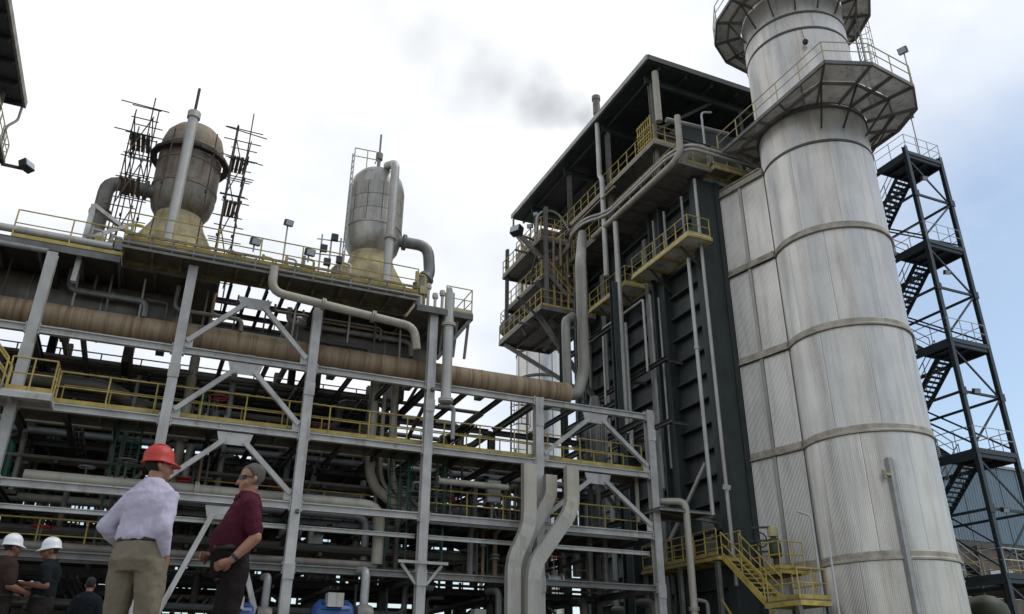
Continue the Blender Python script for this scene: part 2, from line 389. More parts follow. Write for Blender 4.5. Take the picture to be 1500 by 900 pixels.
# thin conduit along the outer edge of the stack
q0 = SC+V(math.cos(R_(-27)), math.sin(R_(-27)), 0)*(SR+.14)
MB().tube((q0.x, q0.y, 0), (q0.x, q0.y, 26.2), .03, 6).build('conduit', 'pipe_dark', stack)
# inspection lamp on the upper stack
p = on_stack(48.3, SR+.1)
MB().tube((p.x, p.y, 31.3), (p.x-.02, p.y-.1, 30.5), .02, 5).build('lamp_cable', 'pipe_dark', stack)
MB().lathe((p.x-.05, p.y-.15, 30.3), [(.02,-.16),(.11,-.12),(.16,0),(.11,.12),(.03,.17)], 10).build('lamp_shade', 'lamp_dark', stack)
# lower platform on the stack
LP = [(25.1,29.4),(25.1,21.4),(27.2,20.6),(30.2,20.95),(31.7,22.1),(32.3,23.8),(32.3,27.6),(30.5,29.9)]
LZ = 26.5
sp = thing('stack_platform', (SC.x, SC.y, LZ), 'wide angular platform with pale plates and radial beams around the stack', 'platform')
def ring_plates(parent, outer, z, Ri, mat_):
    n = len(outer)
    for i in range(n):
        a = V(*outer[i], 0); b = V(*outer[(i+1) % n], 0); k = max(1, round((b-a).length/1.6))
        for j in range(k):
            p, q = a.lerp(b, j/k), a.lerp(b, (j+1)/k)
            pi_ = SC+(p-SC).normalized()*Ri; qi = SC+(q-SC).normalized()*Ri
            g2 = .012; mid_o, mid_i = p.lerp(pi_, .48), q.lerp(qi, .48)
            for A, B, C_, D in ((p, q, q.lerp(qi,.47), p.lerp(pi_,.47)), (p.lerp(pi_,.49), q.lerp(qi,.49), qi, pi_)):
                cen = (A+B+C_+D)/4; pts = [(cen+(v-cen)*(1-g2)) for v in (A, B, C_, D)]
                MB().poly([(v.x, v.y) for v in pts], z, z+.05).build('plate', mat_, parent)
            MB().bar((p.x, p.y, z-.12), (pi_.x, pi_.y, z-.09), .07, .17).build('radial_beam', 'steel_mid', parent)
            # knee strut down to the stack wall
            e = SC+(p-SC).normalized()*(Ri-.02); o_ = p.lerp(pi_, .45)
            if j == 0: MB().bar((o_.x, o_.y, z-.2), (e.x, e.y, z-1.55), .08, .08).build('strut', 'steel_dark', parent)
    for fr, hh, zz in ((0, .2, 0.02), (.48, .15, 0)):
        for i in range(n):
            a = V(*outer[i], 0); b = V(*outer[(i+1) % n], 0)
            a2 = a.lerp(SC+(a-SC).normalized()*Ri, fr); b2 = b.lerp(SC+(b-SC).normalized()*Ri, fr)
            MB().bar((a2.x, a2.y, z-.1+zz), (b2.x, b2.y, z-.1+zz), .1, hh).build('edge_beam', 'steel_mid', parent)
ring_plates(sp, LP, LZ, SR+.1, 'grating')
handrail(sp, [(x, y, LZ+.05) for x, y in LP]+[(28.0, 29.9, LZ+.05)], 'yellow_pale', r=.03, toe=False)
ring_band(SC, SR, LZ-.28, LZ-.02, .05).build('collar', 'clad_edge', sp)
# upper platform
UZ = 34.3
UP = [(SC.x+4.25*math.cos(R_(a)), SC.y+4.25*math.sin(R_(a))) for a in range(-58, 302, 24)]
up = thing('stack_platform', (SC.x, SC.y, UZ), 'round ring platform near the top edge of the stack', 'platform')
ring_plates(up, UP, UZ, SR+.1, 'grating')
handrail(up, [(x, y, UZ+.05) for x, y in UP]+[(UP[0][0], UP[0][1], UZ+.05)], 'rail_white', r=.03, toe=False)
# caged ladder between the stack platforms
def ladder(p0, h, w, side, label, m='galv', cage=True, name='ladder', out=None, group=None):
    p0 = Vector(p0); side = Vector(side); t = thing(name, p0, label, 'ladder', group)
    for k in (-.5, .5): MB().bar(p0+side*w*k, p0+side*w*k+V(0,0,h), .07, .05).build('stile', m, t)
    n = int(h/.3); rung = shared(('rung', m, w, tuple(side)), lambda: MB().tube(-side*w*.48, side*w*.48, .018, 5), m)
    for i in range(1, n): link('rung', rung, p0+V(0,0,h*i/n), t)
    if cage:
        out = Vector(out); cg = MB()
        for zz in np.arange(2.2, h, .9):
            pts = [p0+V(0,0,zz)+side*w*.5*math.cos(a)*1.15+out*.72*math.sin(a) for a in np.linspace(0, math.pi, 9)]
            cg.path(pts, .022, 4)
        for a in np.linspace(.5, math.pi-.5, 4):
            b = p0+side*w*.5*math.cos(a)*1.15+out*.72*math.sin(a); cg.tube(b+V(0,0,2.2), b+V(0,0,h), .018, 4)
        cg.build('cage', m, t)
    return t
dl = V(math.cos(R_(-32)), math.sin(R_(-32)), 0)
lp = SC+dl*(SR+.75)
ladder((lp.x, lp.y, LZ+.05), 9.0, .7, (-dl.y, dl.x, 0), 'caged steel ladder on the upper stack between the two ring platforms', 'steel_mid', out=dl)
MB_ = MB()
floodlight((31.5, 21.9, LZ+.05), (-.8,-.3,-.4), 'floodlight on a thin pole at the rail of the wide stack platform', pole=3.2, size=.4)
# transition duct between boiler and stack
tr = thing('transition_duct', (28.6, 29, 0), 'flat sided grey corrugated duct joining the boiler end to the stack', 'duct')
A_, B_ = V(25.6, 30.35, 0), V(26.2, 27.5, 0)
A2, B2 = V(31.7, 30.35, 0), V(31.0, 27.45, 0)
MB().poly([(A_.x+.08, A_.y), (B_.x+.08, B_.y-.1), (B2.x-.08, B2.y-.1), (A2.x-.08, A2.y)], 0, 24.3).build('core', 'clad_gap', tr)
def wall_panels(parent, A, B, z0, z1, npan, outn):
    Ln = (B-A).length; d = (B-A)/Ln; outn = Vector(outn)
    for k in range(npan):
        mb = MB(); s0, s1 = Ln*k/npan+.003, Ln*(k+1)/npan-.003; ribs = max(3, int((s1-s0)/.07)); n = ribs*4; rs = []
        for z in (z0, z1):
            rs.append([A+d*(s0+(s1-s0)*i/n)+outn*((.016,.016,0,0)[i % 4] if 0 < i < n else 0)+V(0,0,z) for i in range(n+1)])
        mb.rings(rs, closed=False, caps=False, smooth=False).build('panel', 'cladding', parent)
    MB().bar((A+d*(Ln*.47)+outn*.05)+V(0,0,z0), (A+d*(Ln*.47)+outn*.05)+V(0,0,z1), .16, .06, up=outn).build('seam_strip', 'pipe_pale', parent)
nl = (B_-A_).cross(V(0,0,1)).normalized(); nl = nl if nl.x < 0 else -nl
nr = V(-nl.x, nl.y, 0)
zz = [0]+BZ
for z0, z1 in zip(zz, zz[1:]):
    wall_panels(tr, A_, B_, z0+.01, z1-.01, 2, nl); wall_panels(tr, A2, B2, z0+.01, z1-.01, 2, nr)
for z in BZ:
    for A, B, nn in ((A_, B_, nl), (A2, B2, nr)):
        MB().bar(A+nn*.04+V(0,0,z+.18), B+nn*.04+V(0,0,z+.18), .36, .14, up=nn).build('band', 'clad_band', tr)
        MB().bar(A+nn*.07+V(0,0,z+.035), B+nn*.07+V(0,0,z+.035), .07, .20, up=nn).build('lip', 'clad_band', tr)
MB().poly([(25.5,30.3),(26.05,27.6),(31.1,27.6),(31.8,30.3)], 24.63, 24.7).build('lid', 'clad_band', tr)

# ------------------------------------------------------------------ second stack far behind
S2 = V(34.0, 70.5, 0)
st2 = thing('exhaust_stack', (S2.x, S2.y, 0), 'distant grey stack partly hidden behind the rusty pipes and far platforms', 'chimney')
MB().lathe((S2.x, S2.y, 0), [(2.5, 0), (2.5, 40)], 48).build('shell', 'cladding', st2)
for z in (19.4, 24.2, 27.6, 30.5): ring_band(S2, 2.5, z, z+.3, .05).build('band', 'clad_edge', st2)
for a in range(0, 360, 30):
    MB().box((S2.x+2.5*math.cos(R_(a))-.03, S2.y+2.5*math.sin(R_(a))-.03, 0), (S2.x+2.5*math.cos(R_(a))+.03, S2.y+2.5*math.sin(R_(a))+.03, 40)).build('seam', 'clad_edge', st2)
oct_ = [(S2.x+4.2*math.cos(R_(a)), S2.y+4.2*math.sin(R_(a))) for a in range(22, 382, 45)]
pl2 = MB().poly(oct_, 34.0, 34.3).build('platform', 'tower_paint', st2)
MB().poly([(S2.x+(x-S2.x)*1.03, S2.y+(y-S2.y)*1.03) for x, y in oct_], 33.2, 33.99).build('skirting', 'tower_paint', st2)
handrail(pl2, [(x, y, 34.3) for x, y in oct_+oct_[:1]], 'rail_white', r=.045, step=1.2, toe=False)

# ------------------------------------------------------------------ stair tower
tw = thing('stair_tower', (37.5, 30, 0), 'dark blue green steel stair tower rising beside the stack', 'stair tower')
TX0, TX1, TY0, TY1, TYA, TYB = 36.1, 38.85, 26.5, 33.6, 28.6, 31.6
LV = [4.8, 10.6, 16.4, 22.2, 28.0]
for x in (TX0, TX1):
    for y in (TY0, TY1): MB().ibeam((x, y, 0), (x, y, 28.3), .22, .22).build('column', 'tower_paint', tw)
for li, z in enumerate(LV):
    d = deck(tw, TX0, TX1, TY0-.1, TYA, z, 'tower_paint', 'tower_paint', 'landing', jstep=.7)
    handrail(d, [(TX0, TYA, z), (TX0, TY0-.1, z), (TX1, TY0-.1, z), (TX1, TYA, z)], 'rail_white', r=.025, step=.9, toe=False)
    if li > 0:
        zm = z-2.9
        d2 = deck(tw, TX0, TX1, TYB, TY1, zm, 'tower_paint', 'tower_paint', 'landing', joists=False)
        flight(tw, (TX0+1.6, TYA, z-.1), (TX0+1.6, TYB, zm-.05), 1.1, (1,0,0), 'tower_paint', 'rail_white', 14)
        flight(tw, (TX0+.1, TYB, zm-.1), (TX0+.1, TYA, z-5.8-.05), 1.1, (1,0,0), 'tower_paint', 'rail_white', 14)
    z0 = LV[li-1] if li else 0
    zc = (z0+z)/2
    for (xa, ya, xb, yb) in ((TX0,TY0,TX1,TY0), (TX1,TY0,TX1,TY1), (TX0,TY0,TX0,TY1)):
        MB().bar((xa,ya,z-.35), (xb,yb,z-.35), .12, .18).build('beam', 'tower_paint', tw)
        MB().bar((xa,ya,zc), (xb,yb,zc), .10, .12).build('beam', 'tower_paint', tw)
        if ya == yb:
            MB().bar((xa,ya-.02,z0+.2), (xb,yb-.02,zc), .07, .09).build('brace', 'tower_paint', tw)
            MB().bar((xb,yb+.05,zc), (xa,ya+.05,z-.4), .07, .09).build('brace', 'tower_paint', tw)
        else:
            MB().bar((xa,ya,z0+.2), (xb,yb,z-.4), .07, .09).build('brace', 'tower_paint', tw)
    for x in (TX0, TX1): MB().box((x-.17, TY0-.15, zc-.2), (x+.17, TY0-.12, zc+.2)).build('gusset_plate', 'tower_paint', tw)
for z, nm in ((26.2, 'topmost'), (20.2, 'second'), (13.5, 'third'), (7.6, 'lowest')):
    floodlight((TX0+.9, TY0-.05, z), (-.3,-.8,-.4), nm+' small floodlight clamped to the dark stair tower', size=.3)
floodlight((TX0+1.2, TY0, 28.05), (-.8,-.3,-.4), 'floodlight on a thin pole above the stair tower top landing', pole=2.6, size=.3)

# ------------------------------------------------------------------ pipe rack steel frame
RX = [-9.5, -4.75, -0.1, 4.7, 9.47, 14.3, 19.8]
RY = [30.0, 35.2, 40.5, 46.0]
LVL = [3.68, 5.8, 8.37, 11.0]
rk = thing('pipe_rack', (5, 38, 0), 'long open steel pipe rack of pale grey front columns, beams and chevron braces', 'pipe rack')
def top_of(i, j): return (14.0, 13.9, 14.35, 13.5, 14.35, 11.15, 11.3)[i] if j == 0 else (14.3 if RX[i] < 12 else 11.0)
for i, x in enumerate(RX):
    for j, y in enumerate(RY):
        wd = .34 if j == 0 else .30
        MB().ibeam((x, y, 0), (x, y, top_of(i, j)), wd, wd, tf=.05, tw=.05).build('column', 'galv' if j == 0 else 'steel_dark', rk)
        if j == 0:
            MB().box((x-.3, y-.3, 0), (x+.3, y+.3, .04)).build('base_plate', 'galv', rk)
            for zz in (3.3, 9.9): MB().box((x-.19, y-.2, zz), (x+.19, y-.174, zz+.5)).build('splice_plate', 'galv', rk)
for j, y in enumerate(RY):
    for z in LVL+([13.7] if j else []):
        for i in range(len(RX)-1):
            if z > 11.5 and RX[i+1] > 12: continue
            if j >= 2 and random.random() < .25: continue
            h = .27 if j == 0 and z != 3.68 else .24
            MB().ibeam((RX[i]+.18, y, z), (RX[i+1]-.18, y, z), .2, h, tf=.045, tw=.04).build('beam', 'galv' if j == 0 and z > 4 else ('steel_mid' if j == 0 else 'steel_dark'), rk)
for i, x in enumerate(RX):
    for j in range(len(RY)-1):
        for z in LVL+[13.7]:
            if z > 11.5 and x > 12: continue
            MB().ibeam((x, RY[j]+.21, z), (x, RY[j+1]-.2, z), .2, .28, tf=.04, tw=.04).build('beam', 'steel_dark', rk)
# second, thinner line of beams below the third level and intermediate joists
for i in range(len(RX)-1):
    MB().ibeam((RX[i]+.21, 30.3, 5.1), (RX[i+1]-.21, 30.3, 5.1), .14, .16, tf=.03, tw=.03).build('beam', 'pipe_pale', rk)
    for k in (1, 2):
        x = RX[i]+(RX[i+1]-RX[i])*k/3
        for z in (8.37, 11.0): MB().ibeam((x, 30.15, z-.02), (x, 35.0, z-.02), .14, .2, tf=.03, tw=.03).build('joist', 'steel_dark', rk)
def end_plate():
    m = MB().box((-.012, -.13, -.2), (.012, .13, .2))
    for zz in (-.16, 0, .16):
        for yy in (-.09, .09): m.box((-.035, yy-.025, zz-.025), (.035, yy+.025, zz+.025))
    return m
epm = shared(('end_plate',), end_plate, 'galv')
for i, x in enumerate(RX):
    for z in LVL:
        for sgn in (-1, 1): link('end_plate', epm, (x+sgn*.2, 30.0, z), rk)
# chevron braces with gusset plates at the apex
def chevron(xa, xb, za, zb, y=29.96, w=.17):
    xm = (xa+xb)/2
    MB().add(*[[(xm-.62,y-.02,za+.02),(xm+.62,y-.02,za+.02),(xm+.5,y-.02,za-.42),(xm-.5,y-.02,za-.42),(xm-.62,y+.02,za+.02),(xm+.62,y+.02,za+.02),(xm+.5,y+.02,za-.42),(xm-.5,y+.02,za-.42)],
        [(0,1,2,3),(7,6,5,4),(0,4,5,1),(1,5,6,2),(2,6,7,3),(3,7,4,0)]]).build('gusset_plate', 'galv', rk)
    for s, xe in ((-1, xa+.24), (1, xb-.24)):
        MB().ibeam((xm+s*.34, y, za-.26), (xe, y, zb+.25), w, w, up=(0,1,0), tf=.03, tw=.03).build('brace', 'galv', rk)
        MB().box((xe-.22 if s > 0 else xe-.06, y-.03, zb+.02), (xe+.06 if s > 0 else xe+.22, y+.03, zb+.42)).build('gusset_plate', 'galv', rk)
for za, zb in ((13.45, 11.1), (10.8, 8.5), (8.15, 5.95), (5.55, .1)): chevron(RX[2], RX[3], za, zb)
for za, zb in ((10.8, 8.5), (8.15, 5.95)): chevron(RX[5], RX[6], za, zb)
# little Y bracket on the fourth column
for s in (-1, 1): MB().bar((9.47+s*.2, 29.9, 3.35), (9.47+s*.78, 29.9, 4.05), .08, .1).build('bracket_arm', 'galv', rk)
MB().bar((9.47-.95, 29.72, 4.1), (9.47+.95, 29.72, 4.1), .1, .1).build('bracket_arm', 'galv', rk)
# interior diagonals
for j, y in enumerate(RY[1:], 1):
    for i in range(len(RX)-1):
        for z0, z1 in zip([0]+LVL, LVL):
            if random.random() < .34:
                a, b = (RX[i], RX[i+1]) if random.random() < .5 else (RX[i+1], RX[i])
                MB().bar((a, y+.05, z0+.2), (b, y+.05, z1-.2), .14, .14).build('brace', 'steel_dark', rk)
for i, x in enumerate(RX):
    for j in range(len(RY)-1):
        for z0, z1 in zip([0]+LVL, LVL):
            if random.random() < .3:
                a, b = (RY[j], RY[j+1]) if random.random() < .5 else (RY[j+1], RY[j])
                MB().bar((x+.05, a+.25, z0+.2), (x+.05, b-.25, z1-.2), .13, .13).build('brace', 'steel_dark', rk)
random.seed(515)
for k in range(120):      # stanchions and hangers standing between the levels
    li = random.randrange(4); z0 = ([0]+LVL)[li]; z1 = LVL[li]; x = random.uniform(-9, 19.4); y = random.uniform(32.3, 45.6); w_ = random.choice((.06,.09,.12,.16))
    MB().bar((x, y, z0+.1), (x+random.choice((0, 0, 0, random.uniform(-.9,.9))), y, z1-.1), w_, w_).build('stanchion', random.choice(('steel_dark','steel_dark','steel_mid')), rk)
# walkway decks along the rack
dk = deck(rk, -4.6, 19.6, 30.25, 31.9, 8.62, 'deck_steel', 'deck_steel', 'walkway')
handrail(dk, [(-3.6, 30.3, 8.62), (19.5, 30.3, 8.62)], 'yellow', r=.029)
handrail(dk, [(-3.6, 31.85, 8.62), (19.5, 31.85, 8.62)], 'yellow', r=.029)
for x0, x1, y0, y1, z in ((-9,-.5,35.4,40.3,8.6), (5,9.2,35.4,40.3,8.6), (9.9,19.5,40.7,45.8,8.6), (.2,9.3,33.2,35.1,5.98), (10,19.5,31,34.8,5.98), (-9,-5,31,34.8,5.98), (-9,4.4,40.7,45.8,5.98), (-9,9.2,40.7,45.8,8.6), (-9,9.2,35.4,40.3,11.2), (-9,-1,40.7,45.8,11.2), (5,19,40.7,45.8,5.98), (4.9,14,40.7,45.8,11.2), (-9,4.4,40.7,45.8,3.85), (5,9.2,35.4,40.3,3.85), (10,19.4,35.4,39,3.85), (-9,-.4,31.2,34,3.85)):
    d = deck(rk, x0, x1, y0, y1, z, 'steel_dark', 'steel_mid', 'walkway')
    handrail(d, [(x0, y0, z), (x1, y0, z)], 'yellow', r=.03, toe=False)
# side platform at the end of the walkway with its stair
d = deck(rk, -7.2, -3.55, 28.9, 30.1, 8.5, 'deck_plate', 'galv', 'landing')
handrail(d, [(-4.9, 28.95, 8.5), (-3.6, 28.95, 8.5), (-3.6, 30.2, 8.5)], 'yellow', r=.029, step=.7)
flight(rk, (-7.6, 28.85, 11.4), (-5.0, 28.85, 8.5), .9, (0,1,0), 'steel_mid', 'yellow')

# ------------------------------------------------------------------ top deck
PZ = 14.75
for x0, x1 in ((-2.6, .95), (5.0, 8.6)): deck(rk, x0, x1, 31.25, 36.5, PZ, 'deck_steel', 'steel_mid', 'top_deck', eh=.34, jstep=1.0)
for x in np.arange(1.4, 5, .7): MB().ibeam((x, 31.25, PZ-.2), (x, 36.5, PZ-.2), .12, .22, tf=.03, tw=.03).build('joist', 'steel_dark', rk)
for y in (32.6, 34.0, 35.4): MB().ibeam((.96, y, PZ-.42), (4.99, y, PZ-.42), .14, .2, tf=.03, tw=.03).build('joist', 'steel_dark', rk)
for y in (33.2, 35.8): MB().box((1.0, y, PZ-.08), (4.95, y+.5, PZ-.03)).build('plank', 'deck_steel', rk)
dk = deck(rk, -2.6, 8.6, 29.4, 31.2, PZ, 'deck_steel', 'deck_edge', 'top_deck', eh=.22, jstep=1.0)
handrail(dk, [(-2.6, 29.45, PZ), (8.55, 29.45, PZ)], 'yellow', r=.029)
handrail(dk, [(8.6, 36.4, PZ), (-2.6, 36.4, PZ)], 'yellow', r=.029)
dk2 = deck(rk, 8.62, 11.1, 29.6, 34.5, 14.35, 'steel_mid', 'steel_mid', 'top_deck', eh=.3)
handrail(dk2, [(9.9, 29.65, 14.35), (11.05, 29.65, 14.35), (11.05, 34.4, 14.35)], 'yellow_pale', r=.029, step=.9)
dk3 = deck(rk, -12, -2.62, 30.2, 36.5, 14.4, 'steel_dark', 'steel_mid', 'top_deck', eh=.3)
handrail(dk3, [(-6.2, 30.25, 14.4), (-2.6, 30.25, 14.4)], 'yellow', r=.029)
handrail(dk3, [(-12, 36.4, 14.4), (-2.6, 36.4, 14.4)], 'yellow', r=.029)
for x in np.arange(-2.4, 8.6, .74): # brackets hanging along the deck front
    MB().bar((x, 29.3, PZ-.42), (x, 29.3, PZ+.1), .07, .05).build('bracket', 'steel_mid', rk)
for z_, m_ in ((PZ-.4, 'steel_mid'), (PZ+.16, 'deck_edge')): MB().bar((-2.6, 29.26, z_), (8.6, 29.26, z_), .05, .1).build('edge_rail', m_, rk)
MB().tube((-2.6, 29.15, PZ-.28), (8.6, 29.15, PZ-.28), .045, 8).build('edge_conduit', 'pipe_grey', rk)
for x0 in (9.9, 10.5, 11.0): MB().bar((x0, 29.9, 14.0), (x0-.1, 30.0, 12.4), .1, .1).build('strut', 'steel_mid', rk)
MB().bar((11.0, 29.7, 14.05), (9.7, 30.0, 12.2), .14, .14).build('strut', 'steel_mid', rk)
MB().bar((11.0, 34.2, 14.05), (9.6, 34.2, 11.2), .14, .14).build('strut', 'steel_dark', rk)
# upper rails of pipes at the left end, outer handrail
for z, r, y in ((14.35, .16, 30.6), (13.75, .1, 30.2)):
    pass

# ------------------------------------------------------------------ big pipes on the rack
big = pipe([(-16, 31.15, 11.95), (16.35, 31.15, 11.95)], .5, 'pipe_rusty', 'very thick rust streaked tan pipe running the length of the rack', n=24)
for x in np.arange(-13.5, 16, 3.2):
    MB().tube((x-.02, 31.15, 11.95), (x+.02, 31.15, 11.95), .512, 24).build('seam_ring', 'pipe_rusty', big)
    MB().box((x-.15, 30.8, 11.18), (x+.15, 31.5, 11.5)).build('saddle', 'steel_mid', big)
pipe([(16.36, 31.15, 11.95), (16.85, 31.15, 12.05), (17.25, 31.2, 13.2), (17.25, 31.2, 18.9), (21.2, 38.0, 25.0)], .27, 'pipe_riser', 'thick grey beige riser rising from the end of the rusty main', bend=.5, n=20)
pipe([(16.55, 31.5, 12.0), (16.55, 31.6, 15.8), (18.5, 34.5, 17.6)], .21, 'pipe_riser', 'shorter grey beige riser bending behind the thick riser', bend=.6, n=16)
pipe([(2.75, 29.2, 14.6), (2.75, 29.2, 13.55), (8.45, 29.2, 13.1), (8.62, 29.3, 12.2)], .17, 'pipe_beige', 'tan pipe hung under the top deck with elbows at both ends', bend=.5, n=14, flanges=((1,.35),(1,.7)))
pipe([(10.08, 29.75, 15.15), (10.08, 29.75, 10.3)], .21, 'pipe_pale', 'upright pale pipe with a domed cap beside the fourth column', n=16, flanges=((0,.98),(0,.3)))
pipe([(9.85, 29.95, 10.2), (10.5, 29.95, 10.25), (10.5, 29.95, 8.9)], .09, 'pipe_grey', 'small grey drain bend below the capped upright pipe', bend=.2)
for k, (x, r) in enumerate(((7.85, .2), (8.3, .09), (8.75, .16))):
    pipe([(x, 32.6, 12.4), (x, 32.6, 8.8), (x+.1, 32.6, 7.4), (x+1.8, 32.6, 6.3)], r, 'pipe_beige', ('thickest', 'thinnest', 'middle')[k]+' of the three beige downpipes behind the rack walkway', bend=.9, n=14, flanges=((0,.9),))
pipe([(-16, 30.35, 14.75), (-3.0, 30.35, 14.75)], .14, 'pipe_pale', 'pale pipe along the outer edge of the deck at the far left', n=12)
pipe([(-16, 30.2, 14.05), (-4.95, 30.2, 14.05)], .1, 'pipe_grey', 'grey pipe below the pale deck edge pipe at the far left', n=10)
pipe([(10.2, 30.6, 7.35), (13.2, 30.6, 7.35)], .13, 'pipe_beige', 'tan pipe slung below the walkway between fourth and fifth columns', n=12)
pipe([(-9.5, 33.4, 10.3), (-2, 33.4, 10.3), (0.2, 34.6, 8.9)], .28, 'pipe_dark', 'dark thick pipe dropping diagonally behind the second column', bend=.8, n=14)
pipe([(.6, 33.4, 12), (.6, 33.4, 6.3)], .19, 'pipe_beige', 'tan upright pipe behind the first braced bay', n=14, flanges=((0,.6),))
pipe([(2.2, 33.6, 12), (2.2, 33.6, 6.3)], .12, 'pipe_grey', 'slim grey upright pipe behind the first braced bay', n=12)
# process piping inside the rack
random.seed(21)
ORD = ['first','second','third','fourth','fifth','sixth','seventh','eighth','ninth','tenth','eleventh','twelfth','thirteenth','fourteenth','fifteenth','sixteenth']
BAYN = ['left of the leftmost full column','between the first two columns left','in front of the red helmet bay','in the braced bay behind the men','between the third and fourth columns','between the fourth and fifth columns','between the last two rack columns']
_cnt = {}
def bay_label(what, x):
    b = sum(1 for q in RX[1:-1] if x > q); k = (what, b); _cnt[k] = _cnt.get(k, -1)+1
    return ORD[_cnt[k]]+' '+what+' from the left '+('left of the leftmost column','between the leftmost column and the red helmet','in the braced bay behind the men','between the third and fourth columns','between the fourth and fifth columns','between the last two rack columns')[b]
names = {0:'lowest level', 1:'second level', 2:'walkway level', 3:'upper level'}
for lv, z in enumerate(LVL):
    for k in range((7, 9, 8, 7)[lv]):
        y = 31.2+k*(14.2/8)+random.uniform(-.5, .5); r = random.choice((.06,.09,.12,.16,.22))
        x0 = random.choice((-16, -16, -9, -4, 1)); x1 = random.choice((19.5, 19.5, 13, 8))
        if lv == 3 and y < 32.4: continue
        zz = z+.17+r
        pts = [(x0, y, zz), (x1, y, zz)]
        if random.random() < .5: pts.append((x1, y, zz-random.uniform(1.2, 2.2)))
        pm = random.choice(('pipe_dark','pipe_dark','pipe_grey','pipe_dark','pipe_beige'))
        pipe(pts, r, pm, ('thin ' if r < .1 else 'thick ' if r > .14 else '')+{'pipe_dark':'dark','pipe_grey':'grey','pipe_beige':'tan'}[pm]+' pipe, '+ORD[k]+' from the front on the '+names[lv]+' of the rack', 'lengthwise pipes on the '+names[lv]+' of the rack', bend=r*3, n=10, flanges=((0, random.uniform(.2,.8)),), name='process_pipe')
for x in sorted(random.uniform(-8.5, 19) for _ in range(48)):
    y = random.uniform(31.8, 45); z0 = random.choice((0.1, 3.8, 5.9)); z1 = z0+random.uniform(2.2, 5); r = random.choice((.05,.07,.1,.14))
    s = random.uniform(-1.2, 1.2)
    pipe([(x, y, z0), (x, y, z1), (x+s, y, z1+.05)] if random.random() < .6 else [(x, y, z0), (x, y, z1)], r, random.choice(('pipe_dark','pipe_grey','pipe_dark')), bay_label('short upright pipe', x), 'short upright pipes inside the rack', bend=r*3, n=8, name='process_pipe')
# valves with handwheels
def valve(p, r, ax, k):
    p = Vector(p); t = thing('gate_valve', p, bay_label('gate valve', p.x), 'valve', 'gate valves inside the rack')
    MB().lathe(p, [(r*.5,-r*2),(r*1.6,-r*2),(r*1.6,-r*1.6),(r,-r*1.5),(r*1.35,0),(r,r*1.5),(r*1.6,r*1.6),(r*1.6,r*2),(r*.5,r*2)], 12, axis='X').build('body', 'pipe_grey', t)
    MB().lathe(p, [(r*.8,0),(r*.8,r*2),(r*.3,r*2.2),(.03,r*2.3),(.03,r*5)], 10).build('bonnet', 'pipe_dark', t)
    h = MB(); R = r*2.0; c = p+V(0,0,r*5)
    h.path([c+V(R*math.cos(a), R*math.sin(a), 0) for a in np.linspace(0, 2*math.pi, 13)], .025, 5)
    for a in (0, 2.1, 4.2): h.tube(c, c+V(R*math.cos(a), R*math.sin(a), 0), .02, 5)
    h.build('handwheel', random.choice(('red_paint','steel_mid','green_paint')), t)
for k, x in enumerate(sorted(random.uniform(-6, 19) for _ in range(18))):
    valve((x, random.uniform(30.9, 34), random.choice((3.95, 6.1, 5.4, 1.2, 8.9))), random.uniform(.12,.2), 0, k)
# heat exchangers on saddles
def exchanger(x, y, z, L_, r, m, label):
    t = thing('heat_exchanger', (x, y, z), label, 'heat exchanger'); c = (x-L_/2, y, z+r+.35)
    MB().lathe(c, [(.02,-.1*r),(r*.6,-.05*r),(r,.25*r),(r,L_-.25*r),(r*.6,L_+.05*r),(.02,L_+.1*r)], 24, axis='X').build('shell', m, t)
    for s in (.25, .75):
        MB().box((x-L_/2+L_*s-.12, y-r*.75, z), (x-L_/2+L_*s+.12, y+r*.75, z+.7*r)).build('saddle', 'steel_mid', t)
    for s in (.1, .9):
        MB().tube((x-L_/2+L_*s-.04, y, z+r+.35), (x-L_/2+L_*s+.04, y, z+r+.35), r*1.12, 24).build('flange', m, t)
        MB().tube((x-L_/2+L_*s+.2, y, z+r+.35), (x-L_/2+L_*s+.2, y, z+2*r+.9), .13, 10).build('nozzle', m, t)
exchanger(12, 36.5, 6.05, 4.2, .6, 'pipe_dark', 'dark horizontal heat exchanger on the second level behind the fifth column')
exchanger(-6.5, 32.8, 4.0, 3.2, .5, 'pipe_dark', 'dark horizontal heat exchanger low behind the leftmost column')
exchanger(6.8, 34.1, 6.05, 2.6, .45, 'pipe_grey', 'grey horizontal heat exchanger on the second level behind the third bay')
exchanger(2.0, 43, 6.05, 5, .75, 'pipe_dark', 'large dark heat exchanger deep inside the rack')
